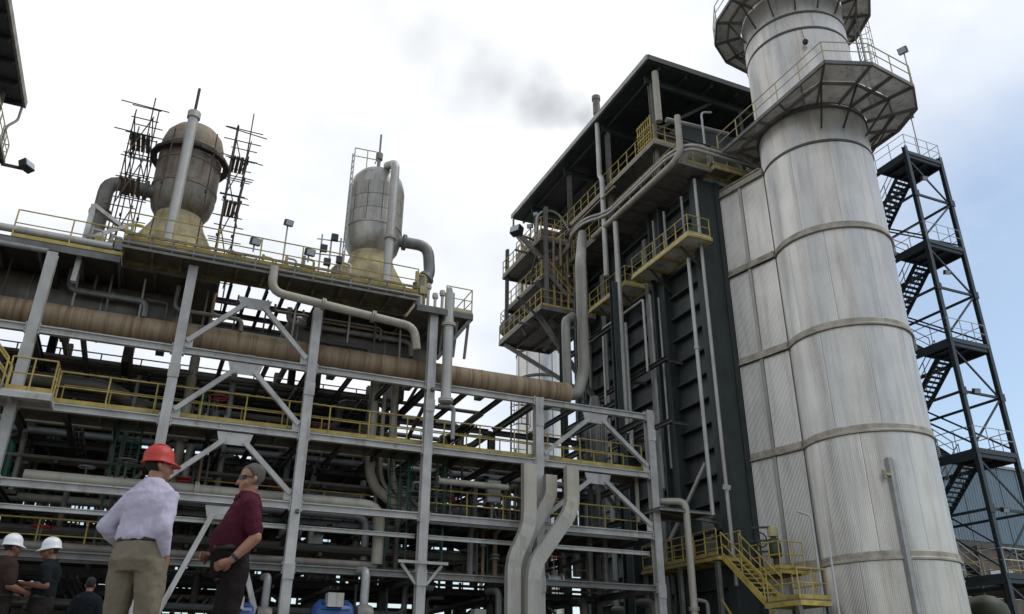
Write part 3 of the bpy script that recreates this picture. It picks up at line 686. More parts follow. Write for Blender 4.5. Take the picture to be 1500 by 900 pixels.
# pumps with blue motors
def pump(x, y, label, s=1.0, z=0, m='blue_paint'):
    t = thing('pump_motor', (x, y, z), label, 'pump')
    MB().box((x-1.0*s, y-.5*s, z), (x+1.3*s, y+.5*s, z+1.3)).build('plinth', 'concrete', t)
    z += 1.3; c = (x-.7*s, y, z+.72*s)
    mo = MB().lathe(c, [(.05,0),(.34*s,.02),(.46*s,.12*s),(.5*s,.2*s),(.5*s,1.15*s),(.42*s,1.25*s),(.1,1.28*s)], 20, axis='X').build('motor', m, t)
    for k in range(14):
        a = 2*math.pi*k/14; MB().bar((c[0]+.2*s, y+.53*s*math.cos(a), c[2]+.53*s*math.sin(a)), (c[0]+1.12*s, y+.53*s*math.cos(a), c[2]+.53*s*math.sin(a)), .03, .03).build('fin', m, mo)
    MB().box((x-.5*s, y-.4*s, z), (x+.35*s, y+.4*s, z+.26*s)).build('foot', m, t)
    MB().box((x-.35*s, y-.62*s, z+1.0*s), (x+.15*s, y-.2*s, z+1.42*s)).build('terminal_box', 'pipe_pale', t)
    MB().lathe((x+.95*s, y, z+.7*s), [(.1,-.3*s),(.42*s,-.25*s),(.5*s,0),(.42*s,.25*s),(.1,.3*s)], 18, axis='X').build('casing', 'pipe_dark', t)
    MB().path([(x+.95*s, y, z+1.1*s), (x+.95*s, y, z+2.2*s), (x+.95*s, y+1.2, z+2.3*s)], .14*s, 10, bend=.3).build('outlet', 'pipe_grey', t)
pump(6.2, 29.0, 'bright blue pump motor standing between the third and fourth columns', 1.05)
pump(12.2, 31.2, 'blue pump motor between the fourth column and the flat ducts', .95)
pump(3.1, 29.2, 'blue pump motor low behind the man in maroon', .9)
# cross pipes, cable trays and upright vessels filling the rack
random.seed(77)
for z, lvn in ((3.3, 'lowest level'), (5.45, 'second level'), (8.0, 'walkway level'), (10.6, 'upper level')):
    for k, x in enumerate(sorted(random.uniform(-9, 19.3) for _ in range(7))):
        w_ = random.choice((.3, .45, .6)); y0, y1 = random.uniform(31, 34), random.uniform(38, 45)
        t = thing('cable_tray', (x, (y0+y1)/2, z), ORD[k]+' dark cable tray from the left crossing under the '+lvn, 'cable tray', 'cable trays crossing the rack')
        for sx in (-1, 1): MB().box((x+sx*w_/2-.02, y0, z-.05), (x+sx*w_/2+.02, y1, z+.06)).build('side_rail', 'steel_mid', t)
        rg = shared(('tray_rung', w_), lambda: MB().box((-w_/2+.021, -.03, 0), (w_/2-.021, .03, .03)), 'steel_mid')
        for yy in np.arange(y0+.2, y1, .8): link('rung', rg, (x, yy, z-.04), t)
        MB().path([(x-w_*.2, y0-.05, z+.03), (x-w_*.2, y1, z+.03)], w_*.16, 6).path([(x+w_*.2, y0-.05, z+.03), (x+w_*.2, y1, z+.03)], w_*.13, 6).build('cables', 'black', t)
for k, x in enumerate(sorted(random.uniform(-8, 19) for _ in range(16))):
    y = random.uniform(33.5, 44); r = random.uniform(.35, .8); h = random.uniform(2.2, 4.6); z = random.choice((0, 0, 0, 6.0, 3.9))
    t = thing('upright_drum', (x, y, z), ORD[k]+' dark upright drum from the left deep inside the rack', 'tank', 'upright drums inside the rack')
    MB().lathe((x, y, z+.4), [(.05,0),(r*.7,.05),(r,.3),(r,h-.3),(r*.7,h-.05),(.05,h)], 18).build('shell', random.choice(('pipe_dark','pipe_dark','pipe_grey')), t)
    for a in (0, 2.09, 4.18): MB().bar((x+r*.8*math.cos(a), y+r*.8*math.sin(a), z), (x+r*.8*math.cos(a), y+r*.8*math.sin(a), z+.8), .09, .09).build('leg', 'steel_dark', t)
    MB().tube((x, y, z+.4+h-.05), (x, y, z+h+.9), .08, 8).build('nozzle', 'pipe_dark', t)
# small lines and hangers in front of the storage tanks
random.seed(88)
for k in range(9):
    x0 = random.uniform(-9, 5); x1 = min(9.2, x0+random.uniform(2, 5.5)); y = random.uniform(31.75, 32.15); z = random.uniform(12.65, 14.2); r = random.choice((.05,.07,.09,.12))
    pipe([(x0, y, 14.3), (x0, y, z), (x1, y, z), (x1, y, z-random.uniform(.3, .8))], r, random.choice(('pipe_riser','pipe_rusty','pipe_grey','pipe_dark')), ORD[k]+' small bent pipe hung before the storage tanks under the deck', 'small pipes before the storage tanks', bend=r*3, n=8, flanges=((1, random.uniform(.2,.8)),))
for x in np.arange(-8.6, 9.3, 1.15): MB().bar((x, 31.95, 12.5+.4*math.sin(x*7)), (x+.05*math.sin(x*5), 31.95, 14.4), .07, .07).build('hanger', random.choice(('steel_mid','steel_dark','galv')), rk)
# banks of pipes: lengthwise bundles and rows of uprights
random.seed(404)
for k, (y, z) in enumerate(((32.3,12.75), (34.9,11.6), (37.5,12.2), (33.9,9.9), (36.6,9.5), (39.2,10.1), (42.5,9.7), (33.0,7.3), (36.0,7.0), (41.6,7.4), (32.4,4.6), (35.8,4.7), (39.5,4.9), (43.5,4.4), (34.2,2.5), (38.2,2.3))):
    n = random.choice((3,4,5)); x0 = random.choice((-14,-14,-6,-1)); x1 = random.choice((19.3,19.3,12.5,9)); x1 = min(x1, 9.3) if z > 11.1 else x1
    t = thing('pipe_bundle', ((x0+x1)/2, y, z), ORD[k]+' bundle of parallel pipes counted downwards from the top of the rack', 'pipes', 'pipe bundles inside the rack')
    yy = y
    for j in range(n):
        r = random.choice((.05,.07,.09,.13,.17)); yy += r+.05; xa, xb = x0+random.uniform(0,2.5), x1-random.uniform(0,2.5); dz = random.uniform(-1.6,1.3)
        MB().path([(xa, yy, z+r), (xb, yy, z+r), (xb, yy, z+r+dz), (xb+.7, yy, z+r+dz)], r, 8, bend=r*3).build('pipe', random.choice(('pipe_dark','pipe_rusty','pipe_dark','pipe_riser','pipe_grey')), t); yy += r+.05
    for x in np.arange(x0+1, x1, 2.4): MB().box((x-.06, y-.05, z-.14), (x+.06, yy+.05, z-.004)).build('sleeper', 'steel_dark', t)
banks = sorted((random.uniform(-8.5, 18.5), random.uniform(31.6, 45.5), random.choice((0.1, 3.9, 3.9, 6.0, 8.7))) for _ in range(46))
bc = {}
for x, y, z in banks:
    n = random.choice((3,4,5,6)); h = random.uniform(1.9, 3.6) if z < 8 else 2.2
    t = thing('pipe_bank', (x, y, z), bay_label('row of upright pipes', x), 'pipes', 'rows of upright pipes inside the rack')
    xx = x
    for j in range(n):
        r = random.choice((.04,.05,.07,.1,.13)); xx += r+random.uniform(.03,.2); hh = h*random.uniform(.6,1)
        MB().path([(xx, y, z), (xx, y, z+hh), (xx+random.uniform(-.5,.5), y+random.uniform(-.4,.4), z+hh+.25)], r, 7, bend=r*3).build('pipe', random.choice(('pipe_dark','pipe_dark','pipe_rusty','pipe_grey','pipe_riser','green_paint')), t)
        if random.random() < .5: MB().lathe((xx, y, z+hh*random.uniform(.3,.7)), [(r,-.12),(r*2.1,-.1),(r*2.1,-.05),(r*1.4,0),(r*2.1,.05),(r*2.1,.1),(r,.12)], 8).build('valve_body', random.choice(('pipe_dark','pipe_grey','red_paint')), t)
        xx += r
    MB().box((x, y-.2, z-.02), (xx+.1, y+.2, z+.12)).build('base_channel', 'steel_dark', t)
    MB().bar((x-.1, y+.12, z+h*.55), (xx+.2, y+.12, z+h*.55), .08, .08).build('clamp_bar', 'steel_mid', t)
# green caged ladders and ladder towers
ladder((10.3, 31.3, 3.7), 5.0, .8, (1,0,0), 'green caged ladder just past the fourth column', 'green_paint', out=(0,-1,0))
ladder((8.9, 31.6, 3.7), 4.9, .8, (1,0,0), 'green ladder just before the fourth column', 'green_paint', out=(0,-1,0))
ladder((-1.15, 31.3, 3.7), 4.8, .8, (1,0,0), 'green caged ladder just left of the red helmet', 'green_paint', out=(0,-1,0))
ladder((14.9, 33.3, 8.6), 4.2, .8, (1,0,0), 'dark caged ladder above the walkway near the end of the rack', 'steel_mid', out=(0,-1,0))
# electrical boxes on the rack
random.seed(5)
for x in sorted(random.uniform(-5, 19) for _ in range(10)):
    y = random.uniform(31, 34); z = random.choice((.0, 3.9, 6.02)); h = random.uniform(.6, 1.1)
    t = thing('junction_box', (x, y, z), bay_label('grey junction box', x), 'junction box', 'junction boxes in the rack')
    MB().bar((x, y+.15, z), (x, y+.15, z+.9), .08, .08).build('post', 'steel_mid', t)
    b = MB().box((x-.3, y-.1, z+.8), (x+.3, y+.1, z+.8+h)).build('cabinet', 'pipe_grey', t)
    MB().box((x-.26, y-.125, z+.84), (x+.26, y-.103, z+.76+h)).build('door', 'pipe_pale', b)
# low control sheds and tanks deep in the rack
for k, (x, y, sx, sy, h) in enumerate(((-4.5,47.5,6,3,3.1), (9.5,48.5,7,3,3.4), (17,43,4,4,2.8))):
    t = thing('equipment_shed', (x, y, 0), ('low dark equipment shed behind the rack, leftmost of three', 'low dark equipment shed behind the middle of the rack', 'low dark equipment shed under the boiler end of the rack')[k], 'shed')
    MB().box((x-sx/2, y-sy/2, 0), (x+sx/2, y+sy/2, h)).build('wall', 'shed_brown', t)
    MB().box((x-sx/2-.2, y-sy/2-.2, h), (x+sx/2+.2, y+sy/2+.2, h+.15)).build('roof', 'steel_mid', t)
    MB().box((x-.5, y-sy/2-.03, 0), (x+.5, y-sy/2-.003, 2.1)).build('door', 'steel_dark', t)

# ------------------------------------------------------------------ flat cable ducts beside the fifth column
def flat_duct(pts, w, dpt, y, label):
    """constant-width strip in the X-Z plane"""
    q = [pts[0]]
    for i in range(1, len(pts)-1):
        a, b, c = (V(*pts[j], 0) for j in (i-1, i, i+1)); t0 = min(.5, (a-b).length*.45, (c-b).length*.45)
        p0, p1 = b+(a-b).normalized()*t0, b+(c-b).normalized()*t0
        if (b-a).normalized().dot((c-b).normalized()) > .995: q.append(pts[i]); continue
        for u in (0, .25, .5, .75, 1): v = p0*(1-u)**2+b*2*u*(1-u)+p1*u*u; q.append((v.x, v.y))
    q.append(pts[-1]); pts = q
    t = thing('flat_duct', (pts[-1][0], y, 0), label, 'duct', 'flat ducts beside the fifth column')
    for k, ((xa, za), (xb, zb)) in enumerate(zip(pts, pts[1:])):
        def cut(i):
            x, z = pts[i]
            if 0 < i < len(pts)-1:
                d0 = (V(*pts[i], 0)-V(*pts[i-1], 0)).normalized(); d1 = (V(*pts[i+1], 0)-V(*pts[i], 0)).normalized(); b = (d0+d1).normalized()
                n = V(b.y, -b.x, 0); s = w/2/max(.3, b.dot(d0)); return (x-n.x*s, z-n.y*s), (x+n.x*s, z+n.y*s)
            d0 = (V(*pts[min(i+1,len(pts)-1)], 0)-V(*pts[max(i-1,0) if i else 0], 0)).normalized(); n = V(d0.y, -d0.x, 0)
            return (x-n.x*w/2, z-n.y*w/2), (x+n.x*w/2, z+n.y*w/2)
        a, b = cut(k), cut(k+1)
        q = [a[0], a[1], b[1], b[0]]; c = (sum(p[0] for p in q)/4, sum(p[1] for p in q)/4)
        q = [(c[0]+(p[0]-c[0])*.995, c[1]+(p[1]-c[1])*.998) for p in q]
        MB().add([(x, y, z) for x, z in q]+[(x, y+dpt, z) for x, z in q], [(0,1,2,3),(7,6,5,4),(0,4,5,1),(1,5,6,2),(2,6,7,3),(3,7,4,0)]).build('segment', 'duct' if (za+zb)/2 > 6.2 else 'duct_low', t)
        if abs(za-zb) > .5: MB().bar((b[0][0], y+dpt/2, b[0][1]), (b[1][0], y+dpt/2, b[1][1]), .05, dpt+.06).build('joint_strip', 'duct_low', t)
flat_duct([(13.42, 8.0), (13.42, 5.6), (12.75, 4.3), (12.75, 2.2), (12.75, 0)], .54, .3, 28.9, 'leftmost flat pale duct with a gentle jog beside the fifth column')
flat_duct([(14.55, 7.75), (14.55, 6.9), (13.75, 5.6), (13.4, 4.9), (13.4, 0)], .5, .3, 29.3, 'middle flat duct bending down behind the other two')
flat_duct([(15.15, 8.0), (15.15, 6.3), (13.45, 4.1), (13.42, 2.0), (13.42, 0)], .54, .3, 28.6, 'front flat pale duct with the longest diagonal jog')

# ------------------------------------------------------------------ deaerator vessels on top
VX1, VX2, VY = -1.05, 7.4, 33.5
def tank_h(x0, x1, label):
    t = thing('storage_tank', ((x0+x1)/2, VY, 11.2), label, 'tank'); r = 1.15; L_ = x1-x0
    MB().lathe((x0, VY, 13.3), [(.02,-.45),(r*.5,-.35),(r*.85,-.15),(r,.1),(r,L_-.1),(r*.85,L_+.15),(r*.5,L_+.35),(.02,L_+.45)], 32, axis='X').build('shell', 'pipe_dark', t)
    for s in (.2, .8): MB().box((x0+L_*s-.15, VY-.9, 11.15), (x0+L_*s+.15, VY+.9, 12.5)).build('saddle', 'steel_dark', t)
    for s in (.02, .35, .65, .98): MB().tube((x0+L_*s-.03, VY, 13.3), (x0+L_*s+.03, VY, 13.3), r*1.02, 32).build('seam_ring', 'pipe_grey', t)
tank_h(-8.5, -.2, 'dark horizontal storage tank under the scaffolded vessel')
tank_h(4.2, 10.2, 'dark horizontal storage tank under the smooth grey vessel')
def vessel(x, label, mbody, mtop, seams, z0=16.0):
    t = thing('deaerator_vessel', (x, VY, PZ-.3), label, 'vessel'); r = 1.32; n = 40
    MB().lathe((x, VY, 0), [(2.1, PZ+.02), (2.08, PZ+.5), (1.95, PZ+1.1), (1.72, PZ+1.7), (1.4, PZ+2.3), (1.1, 17.6), (.98, 18.0), (.95, 18.3)], n).build('skirt', 'skirt', t)
    prof = [(.05, 17.75), (.55, 17.85), (.95, 18.1), (1.2, 18.5), (r, 19.0), (r, 19.4)]
    MB().lathe((x, VY, 0), prof, n).build('lower_head', mbody, t)
    zs = np.linspace(19.4, 21.6, 4)
    if seams:
        npan = 12
        for za, zb in zip(zs, zs[1:]):
            def pan():
                mb = MB(); a1 = 2*math.pi/npan-.02
                rs = [[((r+.015)*math.cos(.01+a1*k/5), (r+.015)*math.sin(.01+a1*k/5), zq) for k in range(6)] for zq in (.012, zb-za-.012)]
                return mb.rings(rs, closed=False, caps=False)
            me = shared(('vpanel', round(zb-za, 3)), pan, 'vessel_clad')
            for k in range(npan):
                o = link('panel', me, (x, VY, za), t); o.rotation_euler.z = 2*math.pi*k/npan
        MB().lathe((x, VY, 0), [(r-.03, 19.4), (r-.03, 21.6)], n).build('shell', 'clad_edge', t)
    else:
        MB().lathe((x, VY, 0), [(r, 19.4), (r, 21.6)], n, caps=False).build('shell', mbody, t)
        for zq in (19.5, 20.6, 21.4): MB().lathe((x, VY, 0), [(r-.01, zq-.04), (r+.035, zq-.03), (r+.035, zq+.03), (r-.01, zq+.04)], n, caps=False).build('stiffener_ring', mtop, t)
    MB().lathe((x, VY, 0), [(r, 21.6), (r*.985, 21.85), (r*.9, 22.25), (r*.7, 22.6), (r*.4, 22.8), (.05, 22.9)], n).build('upper_head', mtop, t)
    MB().lathe((x, VY, 0), [(r-.02, 19.36), (r+.03, 19.38), (r+.03, 19.46), (r-.02, 19.5)], n, caps=False).build('seam_ring', mtop, t)
    for a in (200, 255, 290, 330):
        c = V(x+1.8*math.cos(R_(a)), VY+1.8*math.sin(R_(a)), 16.0); d = V(math.cos(R_(a)), math.sin(R_(a)), .4)
        MB().tube(c-d*.1, c+d*.18, .18, 12).build('nozzle', 'yellow', t)
    return t
vessel(VX1, 'rust stained grey vessel on a mustard cone wrapped in scaffolding', 'vessel_rust', 'vessel_cap', False)
vessel(VX2, 'smooth grey panelled vessel on a mustard cone above the rack', 'vessel_clad', 'vessel_clad', True)
# pipes serving the vessels
o = pipe([(-1.22, 31.5, 15.0), (-1.22, 31.5, 22.15)], .21, 'pipe_pale', 'long pale upright pipe standing before the scaffolded vessel', n=16)
MB().tube((-1.22, 31.5, 22.0), (-1.22, 31.5, 22.3), .27, 16).build('flange', 'pipe_pale', o)
MB().tube((-1.22, 31.5, 22.3), (-1.22, 31.5, 23.6), .06, 8).build('vent_tip', 'steel_dark', o)
o = pipe([(7.75, 31.6, 15.0), (7.75, 31.6, 22.3), (7.6, 32.6, 22.75)], .2, 'pipe_pale', 'long pale upright pipe standing before the smooth vessel', n=16, bend=.35, flanges=((0,.45),))
MB().tube((7.3, 33.2, 22.7), (7.3, 33.2, 23.5), .09, 8).tube((7.3, 33.2, 23.4), (7.3, 33.2, 23.75), .17, 10).tube((7.3, 33.2, 23.7), (7.3, 33.2, 24.9), .05, 8).build('vent_tip', 'steel_mid', o)
pipe([(8.5, 33.0, 19.0), (9.95, 32.9, 19.0), (10.1, 32.9, 17.5), (9.7, 32.8, 17.0), (9.6, 32.8, 15.0)], .27, 'pipe_grey', 'thick grey elbow pipe leaving the side of the smooth vessel', bend=.55, n=18, flanges=((0,.2),(2,.5),(3,.3)))
pipe([(-1.9, 33.2, 19.0), (-4.0, 33.2, 19.1), (-4.0, 33.2, 16.5), (-3.7, 33.2, 14.6)], .3, 'pipe_dark', 'thick dark elbow pipe leaving the side of the scaffolded vessel', bend=.6, n=18, flanges=((0,.3),(1,.6)))
# rail and ladder on top of the smooth vessel
t = thing('vessel_ladder', (6.1, 33.0, PZ), 'thin ladder and rail climbing the side of the smooth vessel', 'ladder')
MB().tube((6.0, 32.7, PZ), (6.0, 32.7, 23.4), .03, 6).build('stile', 'rail_white', t); MB().tube((6.0, 33.2, PZ), (6.0, 33.2, 23.4), .03, 6).build('stile', 'rail_white', t)
for z in np.arange(15.2, 23.4, .33): MB().tube((6.0, 32.7, z), (6.0, 33.2, z), .018, 5).build('rung', 'rail_white', t)
MB().path([(6.0, 32.7, 23.4), (7.2, 32.6, 23.4), (7.2, 33.6, 23.4)], .03, 6).path([(6.0, 32.7, 22.95), (7.2, 32.6, 22.95)], .025, 6).tube((6.6, 32.65, 22.2), (6.6, 32.65, 23.4), .025, 6).build('handrail', 'yellow_pale', t)
random.seed(61)
xs_ = [-3.6,-2.9,-2.3,1.3,1.9,2.6,3.5,4.2,5.7,6.1,8.9]
for k, x in enumerate(xs_):      # small skids and boxes crowding the deck
    y = random.uniform(30.2, 31.0); z = PZ if x > -2.6 else 14.4; h = random.uniform(.7, 1.5)
    t = thing('valve_station', (x, y, z), ORD[k]+' small valve station from the left behind the top deck rail', 'valve station', 'valve stations on the top deck')
    MB().tube((x-.2, y, z), (x-.2, y, z+h), .06, 8).build('riser', random.choice(('yellow','pipe_grey','skirt')), t)
    MB().path([(x+.2, y, z), (x+.2, y, z+h*.9), (x-.25, y, z+h*.92)], .05, 8, bend=.12).build('loop', random.choice(('yellow','pipe_pale')), t)
    MB().lathe((x-.2, y, z+h*.5), [(.06,-.16),(.15,-.14),(.15,-.08),(.1,0),(.15,.08),(.15,.14),(.06,.16)], 10).build('valve_body', random.choice(('skirt','pipe_grey','deck_edge')), t)
    MB().box((x-.05, y-.12, z+.35), (x+.28, y+.1, z+.35+random.uniform(.25,.45))).build('cabinet', random.choice(('skirt','pipe_grey','deck_edge')), t)
# scaffolding round the rusty vessel
random.seed(3)
sc = thing('scaffolding', (VX1, VY, PZ), 'dark tangled tube scaffolding with planks around the rust stained vessel', 'scaffolding')
ring = [(-3.45,31.9),(-2.75,31.75),(-3.45,33.2),(-2.75,33.3),(-3.45,35.1),(-2.75,35.2),(-1.9,31.6),(-.2,31.6),(.6,31.75),(1.25,31.9),(.65,33.3),(1.25,33.2),(.6,35.2),(1.25,35.1),(-1.9,35.4),(-.1,35.4)]
for x, y in ring:
    h = random.uniform(21.6, 23.5) if abs(x+1.05) > 1 else random.uniform(21.2, 21.8)
    o_ = MB().tube((x+random.uniform(-.05,.05), y, PZ), (x+random.uniform(-.1,.1), y+random.uniform(-.08,.08), h), .03, 6).build('upright_tube', 'scaffold', sc)
    for zc in (18.6, 20.6): MB().box((x-.05, y-.05, zc), (x+.05, y+.05, zc+.12)).build('coupler', 'scaffold', o_)
for z in (16.2, 17.4, 18.6, 19.7, 20.8, 21.6, 22.3):
    for xa, xb in ((-3.5, -2.7), (.55, 1.3)):
        for y in (31.85, 33.25, 35.15):
            e0, e1 = random.uniform(.05, .45), random.uniform(.05, .45); zz = z+random.uniform(-.1, .1)
            MB().tube((xa-e0, y+.05, zz), (xb+e1, y+.05, zz), .027, 6).build('ledger_tube', 'scaffold', sc)
        for x in (xa+.05, xb-.05):
            if random.random() < .6: MB().tube((x, 31.5, z-.06), (x, 35.4, z-.06), .027, 6).build('ledger_tube', 'scaffold', sc)
for z in (20.75, 22.15):
    MB().tube((-4.1, 31.78, z+.1), (-2.2, 31.7, z), .027, 6).build('ledger_tube', 'scaffold', sc); MB().tube((.1, 31.7, z), (1.9, 31.78, z-.1), .027, 6).build('ledger_tube', 'scaffold', sc)
for xa, xb in ((-3.45, -2.75), (1.25, .6)):
    for za, zb in ((15, 17.4), (17.4, 19.7), (19.7, 21.8)):
        MB().tube((xa, 31.82, za), (xb, 31.78, zb), .026, 6).build('brace_tube', 'scaffold', sc)
        MB().tube((xa, 33.25, zb), (xb, 33.3, za), .026, 6).build('brace_tube', 'scaffold', sc)
for z in (18.65, 20.9):
    for k in range(4):
        MB().box((-3.45+k*.19, 31.95, z), (-3.29+k*.19, 33.3, z+.045)).build('plank', 'plank', sc); MB().box((.62+k*.17, 31.95, z), (.76+k*.17, 33.3, z+.045)).build('plank', 'plank', sc)
# curved dark work ring round the vessel at the planks
rp_ = MB(); 
for a in np.linspace(0, 2*math.pi, 17)[:-1]:
    c = V(VX1+1.5*math.cos(a), VY+1.5*math.sin(a), 21.0+.02*random.random()); tdir = V(-math.sin(a), math.cos(a), 0)
    MB().prof(c-tdir*.31, c+tdir*.31, [(-.13,-.07),(.13,-.07),(.13,.07),(-.13,.07)]).build('plank', 'scaffold', sc)
# lamps, boxes along the deck rail
floodlight((3.05, 29.5, PZ), (.2,-.9,-.3), 'bell lamp on a tall thin post on the top deck rail', pole=1.9, size=.3)
floodlight((1.9, 29.45, PZ+.45), (.2,-.9,-.3), 'dark lamp fixed to the deck rail nearer the scaffolding', pole=.3, size=.34)
floodlight((4.0, 29.45, PZ+.45), (.2,-.9,-.3), 'dark lamp fixed to the deck rail nearer the smooth vessel', pole=.3, size=.34)
t = thing('instrument_stand', (5.0, 30.6, PZ), 'crowded instrument stand beside the smooth vessel on the top deck', 'instrument stand')
for x in (4.6, 5.0, 5.4):
    MB().tube((x, 30.5, PZ), (x, 30.5, PZ+2.4), .04, 6).build('post', 'rail_white', t)
for z in (15.5, 16.2, 16.9): MB().tube((4.4, 30.5, z), (5.6, 30.5, z+.1), .03, 6).build('crossbar', 'rail_white', t)
for x, z in ((4.7, 16.3), (5.1, 16.9), (5.4, 15.9), (4.9, 15.7)): MB().box((x-.14, 30.3, z), (x+.14, 30.46, z+.3)).build('gauge', 'lamp_dark', t)
MB().lathe((5.6, 30.9, PZ), [(.35,0),(.42,.1),(.42,1.1),(.2,1.4),(.05,1.45)], 14).build('pot', 'skirt', t)
for k in range(6):
    x = 8.9+k*.33; MB_t = MB().tube((x, 31.2, 14.35), (x, 31.2, 15.6+.2*(k%3)), .07, 8).lathe((x, 31.2, 15.5+.2*(k%3)), [(.12,0),(.15,.1),(.12,.25),(.02,.3)], 8)
    tag(MB_t.build('relief_valve', 'pipe_pale'), ORD[k]+' slim capped relief valve from the left in the row beside the smooth vessel', 'valve', 'row of relief valves on the end deck')

# ------------------------------------------------------------------ boiler
random.seed(11)
bo = thing('boiler', (31, 41, 0), 'huge dark green boiler house with open flat roof and panelled side', 'boiler')
BX, BY0, BY1, BT = 24.0, 30.35, 44.4, 25.2
MB().box((BX+.45, BY0+.05, 0), (36, BY1, BT)).build('core', 'boiler_green', bo)
MB().box((BX, BY0, 0), (25.55, BY0+.6, BT)).build('corner_casing', 'boiler_green', bo)
MB().box((BX-.05, BY0-.04, 0), (BX+.12, BY0+.35, BT+.1)).build('corner_post', 'boiler_green', bo)
MB().box((25.2, BY0-.1, 0), (25.5, BY0-.01, BT)).build('corner_post', 'boiler_green', bo)
bays = [(31.0, 33.7), (34.9, 38.4), (39.6, 43.2)]
for y0, y1 in ((33.7, 34.9), (38.4, 39.6), (43.2, 44.4)):
    MB().box((BX-.18, y0, 0), (BX+.5, y0+.16, BT)).box((BX-.18, y1-.16, 0), (BX+.5, y1, BT)).box((BX+.05, y0+.16, 0), (BX+.5, y1-.16, BT)).build('column', 'boiler_green', bo)
for bi, (y0, y1) in enumerate(bays):
    z = .3; st_ = 1.27
    while z < 23.5:
        # tilted panel with a ledge above it
        a, b, c, d = BX+.30, BX+.42, z, z+st_-.1
        MB().add([(a,y0,c),(a,y1,c),(b,y1,d),(b,y0,d),(BX+.6,y0,c),(BX+.6,y1,c),(BX+.6,y1,d),(BX+.6,y0,d)], [(0,3,2,1),(4,5,6,7),(0,1,5,4),(2,3,7,6),(0,4,7,3),(1,2,6,5)]).build('panel', 'boiler_panel', bo)
        MB().box((BX+.08, y0, d+.005), (BX+.6, y1, d+.095)).build('ledge', 'boiler_green', bo)
        z += st_
for y0, z in ((36.0, 5.4), (41.0, 8.8), (31.8, 5.4)): 
    d_ = MB().box((BX+.2, y0, z), (BX+.27, y0+.9, z+1.9)).build('access_door', 'steel_mid', bo); MB().box((BX+.15, y0+.1, z+.9), (BX+.197, y0+.2, z+1.05)).build('handle', 'pipe_pale', d_)
for y0, w_ in ((35.4, .35), (40.3, .5), (42.4, .3)):
    MB().box((BX-.06, y0, 2), (BX+.04, y0+w_, 24)).build('cable_riser', 'steel_mid', bo)
# roof on posts
rf = MB().box((22.3, 31.4, 33.55), (37, 51.2, 33.75)).build('roof', 'boiler_green', bo)
MB().box((22.2, 31.3, 33.62), (22.297, 51.3, 33.98)).build('fascia', 'pipe_grey', rf)
MB().box((22.3, 31.25, 33.62), (37, 31.395, 33.98)).build('fascia', 'boiler_green', rf)
for x in np.arange(23.2, 36.5, 1.9): MB().box((x-.06, 31.5, 33.3), (x+.06, 51.1, 33.547)).build('purlin', 'boiler_green', rf)
for y in (32.4, 37.6, 43, 48.5):
    MB().ibeam((22.7, y, 33.05), (36.6, y, 33.05), .22, .46, tf=.05, tw=.05).build('rafter', 'boiler_green', rf)
for x in (23.1, 29.6, 36):
    for y in (32.4, 37.6, 43, 48.5):
        MB().ibeam((x, y, BT), (x, y, 32.8), .26, .26).build('roof_post', 'boiler_green' if x > 24 else 'steel_mid', bo)
MB().ibeam((23.2, 32.3, 29.3), (36, 32.3, 29.3), .2, .3).build('beam', 'steel_mid', bo)
for y in (32.4, 37.6, 43): MB().bar((23.2, y, 29.5), (27.5, y, 32.9), .16, .16).build('brace', 'boiler_green', bo)
# bulky drums and casings under the roof (dark mass)
MB().box((25.5, 33, BT+.002), (36, 45.5, 31.3)).build('penthouse', 'boiler_panel', bo)
dr = MB().lathe((26.2, 32.2, 28.6), [(.05,-.3),(.5,-.2),(.8,.1),(.8,16),(.5,16.3),(.05,16.4)], 24, axis='Y').build('steam_drum', 'steel_mid', bo)
# top gallery
TZ = 25.55
d = deck(bo, 22.5, 24.6, 29.6, 44.5, TZ, 'steel_mid', 'steel_mid', 'gallery', jax='X', eh=.3, jstep=1.3)
handrail(d, [(22.55, 44.4, TZ), (22.55, 29.65, TZ), (24.5, 29.65, TZ)], 'yellow', r=.03, step=1.2)
d = deck(bo, 24.62, 27.5, 29.3, 30.3, TZ+.1, 'deck_steel', 'skirt', 'gallery', eh=.3)
handrail(d, [(24.6, 29.35, TZ+.1), (27.4, 29.35, TZ+.1)], 'yellow', r=.03, step=.9)
d = deck(bo, 22.6, 24.4, 31.8, 49.5, 28.3, 'steel_mid', 'steel_mid', 'gallery', jax='X', eh=.26, jstep=1.3)
handrail(d, [(22.65, 49.4, 28.3), (22.65, 31.85, 28.3), (24.2, 31.85, 28.3)], 'yellow', r=.03, step=1.0)
# yellow guard panel
gp = MB()
for k in range(7): gp.bar((22.7, 32.2+k*.22, 28.3), (22.7, 32.2+k*.22, 30.3), .04, .05)
for z in (28.6, 29.1, 29.6, 30.1): gp.bar((22.66, 32.1, z), (22.66, 33.6, z), .04, .06)
gp.build('guard_panel', 'yellow', bo)
# middle gallery
for y0, y1 in ((29.5, 35.0), (35.7, 40.0)):
    d = deck(bo, 22.6, 24.1, y0, y1, 21.0, 'deck_plate', 'yellow', 'gallery', jax='X', eh=.2, jstep=1.2)
    handrail(d, [(24.0, y0+.05, 21.0), (22.65, y0+.05, 21.0), (22.65, y1-.05, 21.0)], 'yellow', r=.03, step=1.0)
for y in (30.5, 33.4, 36.5, 39): MB().bar((22.8, y, 20.75), (24.1, y, 19.6), .1, .1).build('strut', 'boiler_green', bo)
for z in (15.3, 12.0):
    MB().ibeam((22.9, 32.6, z), (22.9, 41, z), .18, .22).build('beam', 'steel_dark', bo)
    for y in (33, 36.5, 40.5): MB().bar((22.9, y, z), (24.1, y, z), .12, .14).build('beam', 'steel_dark', bo)
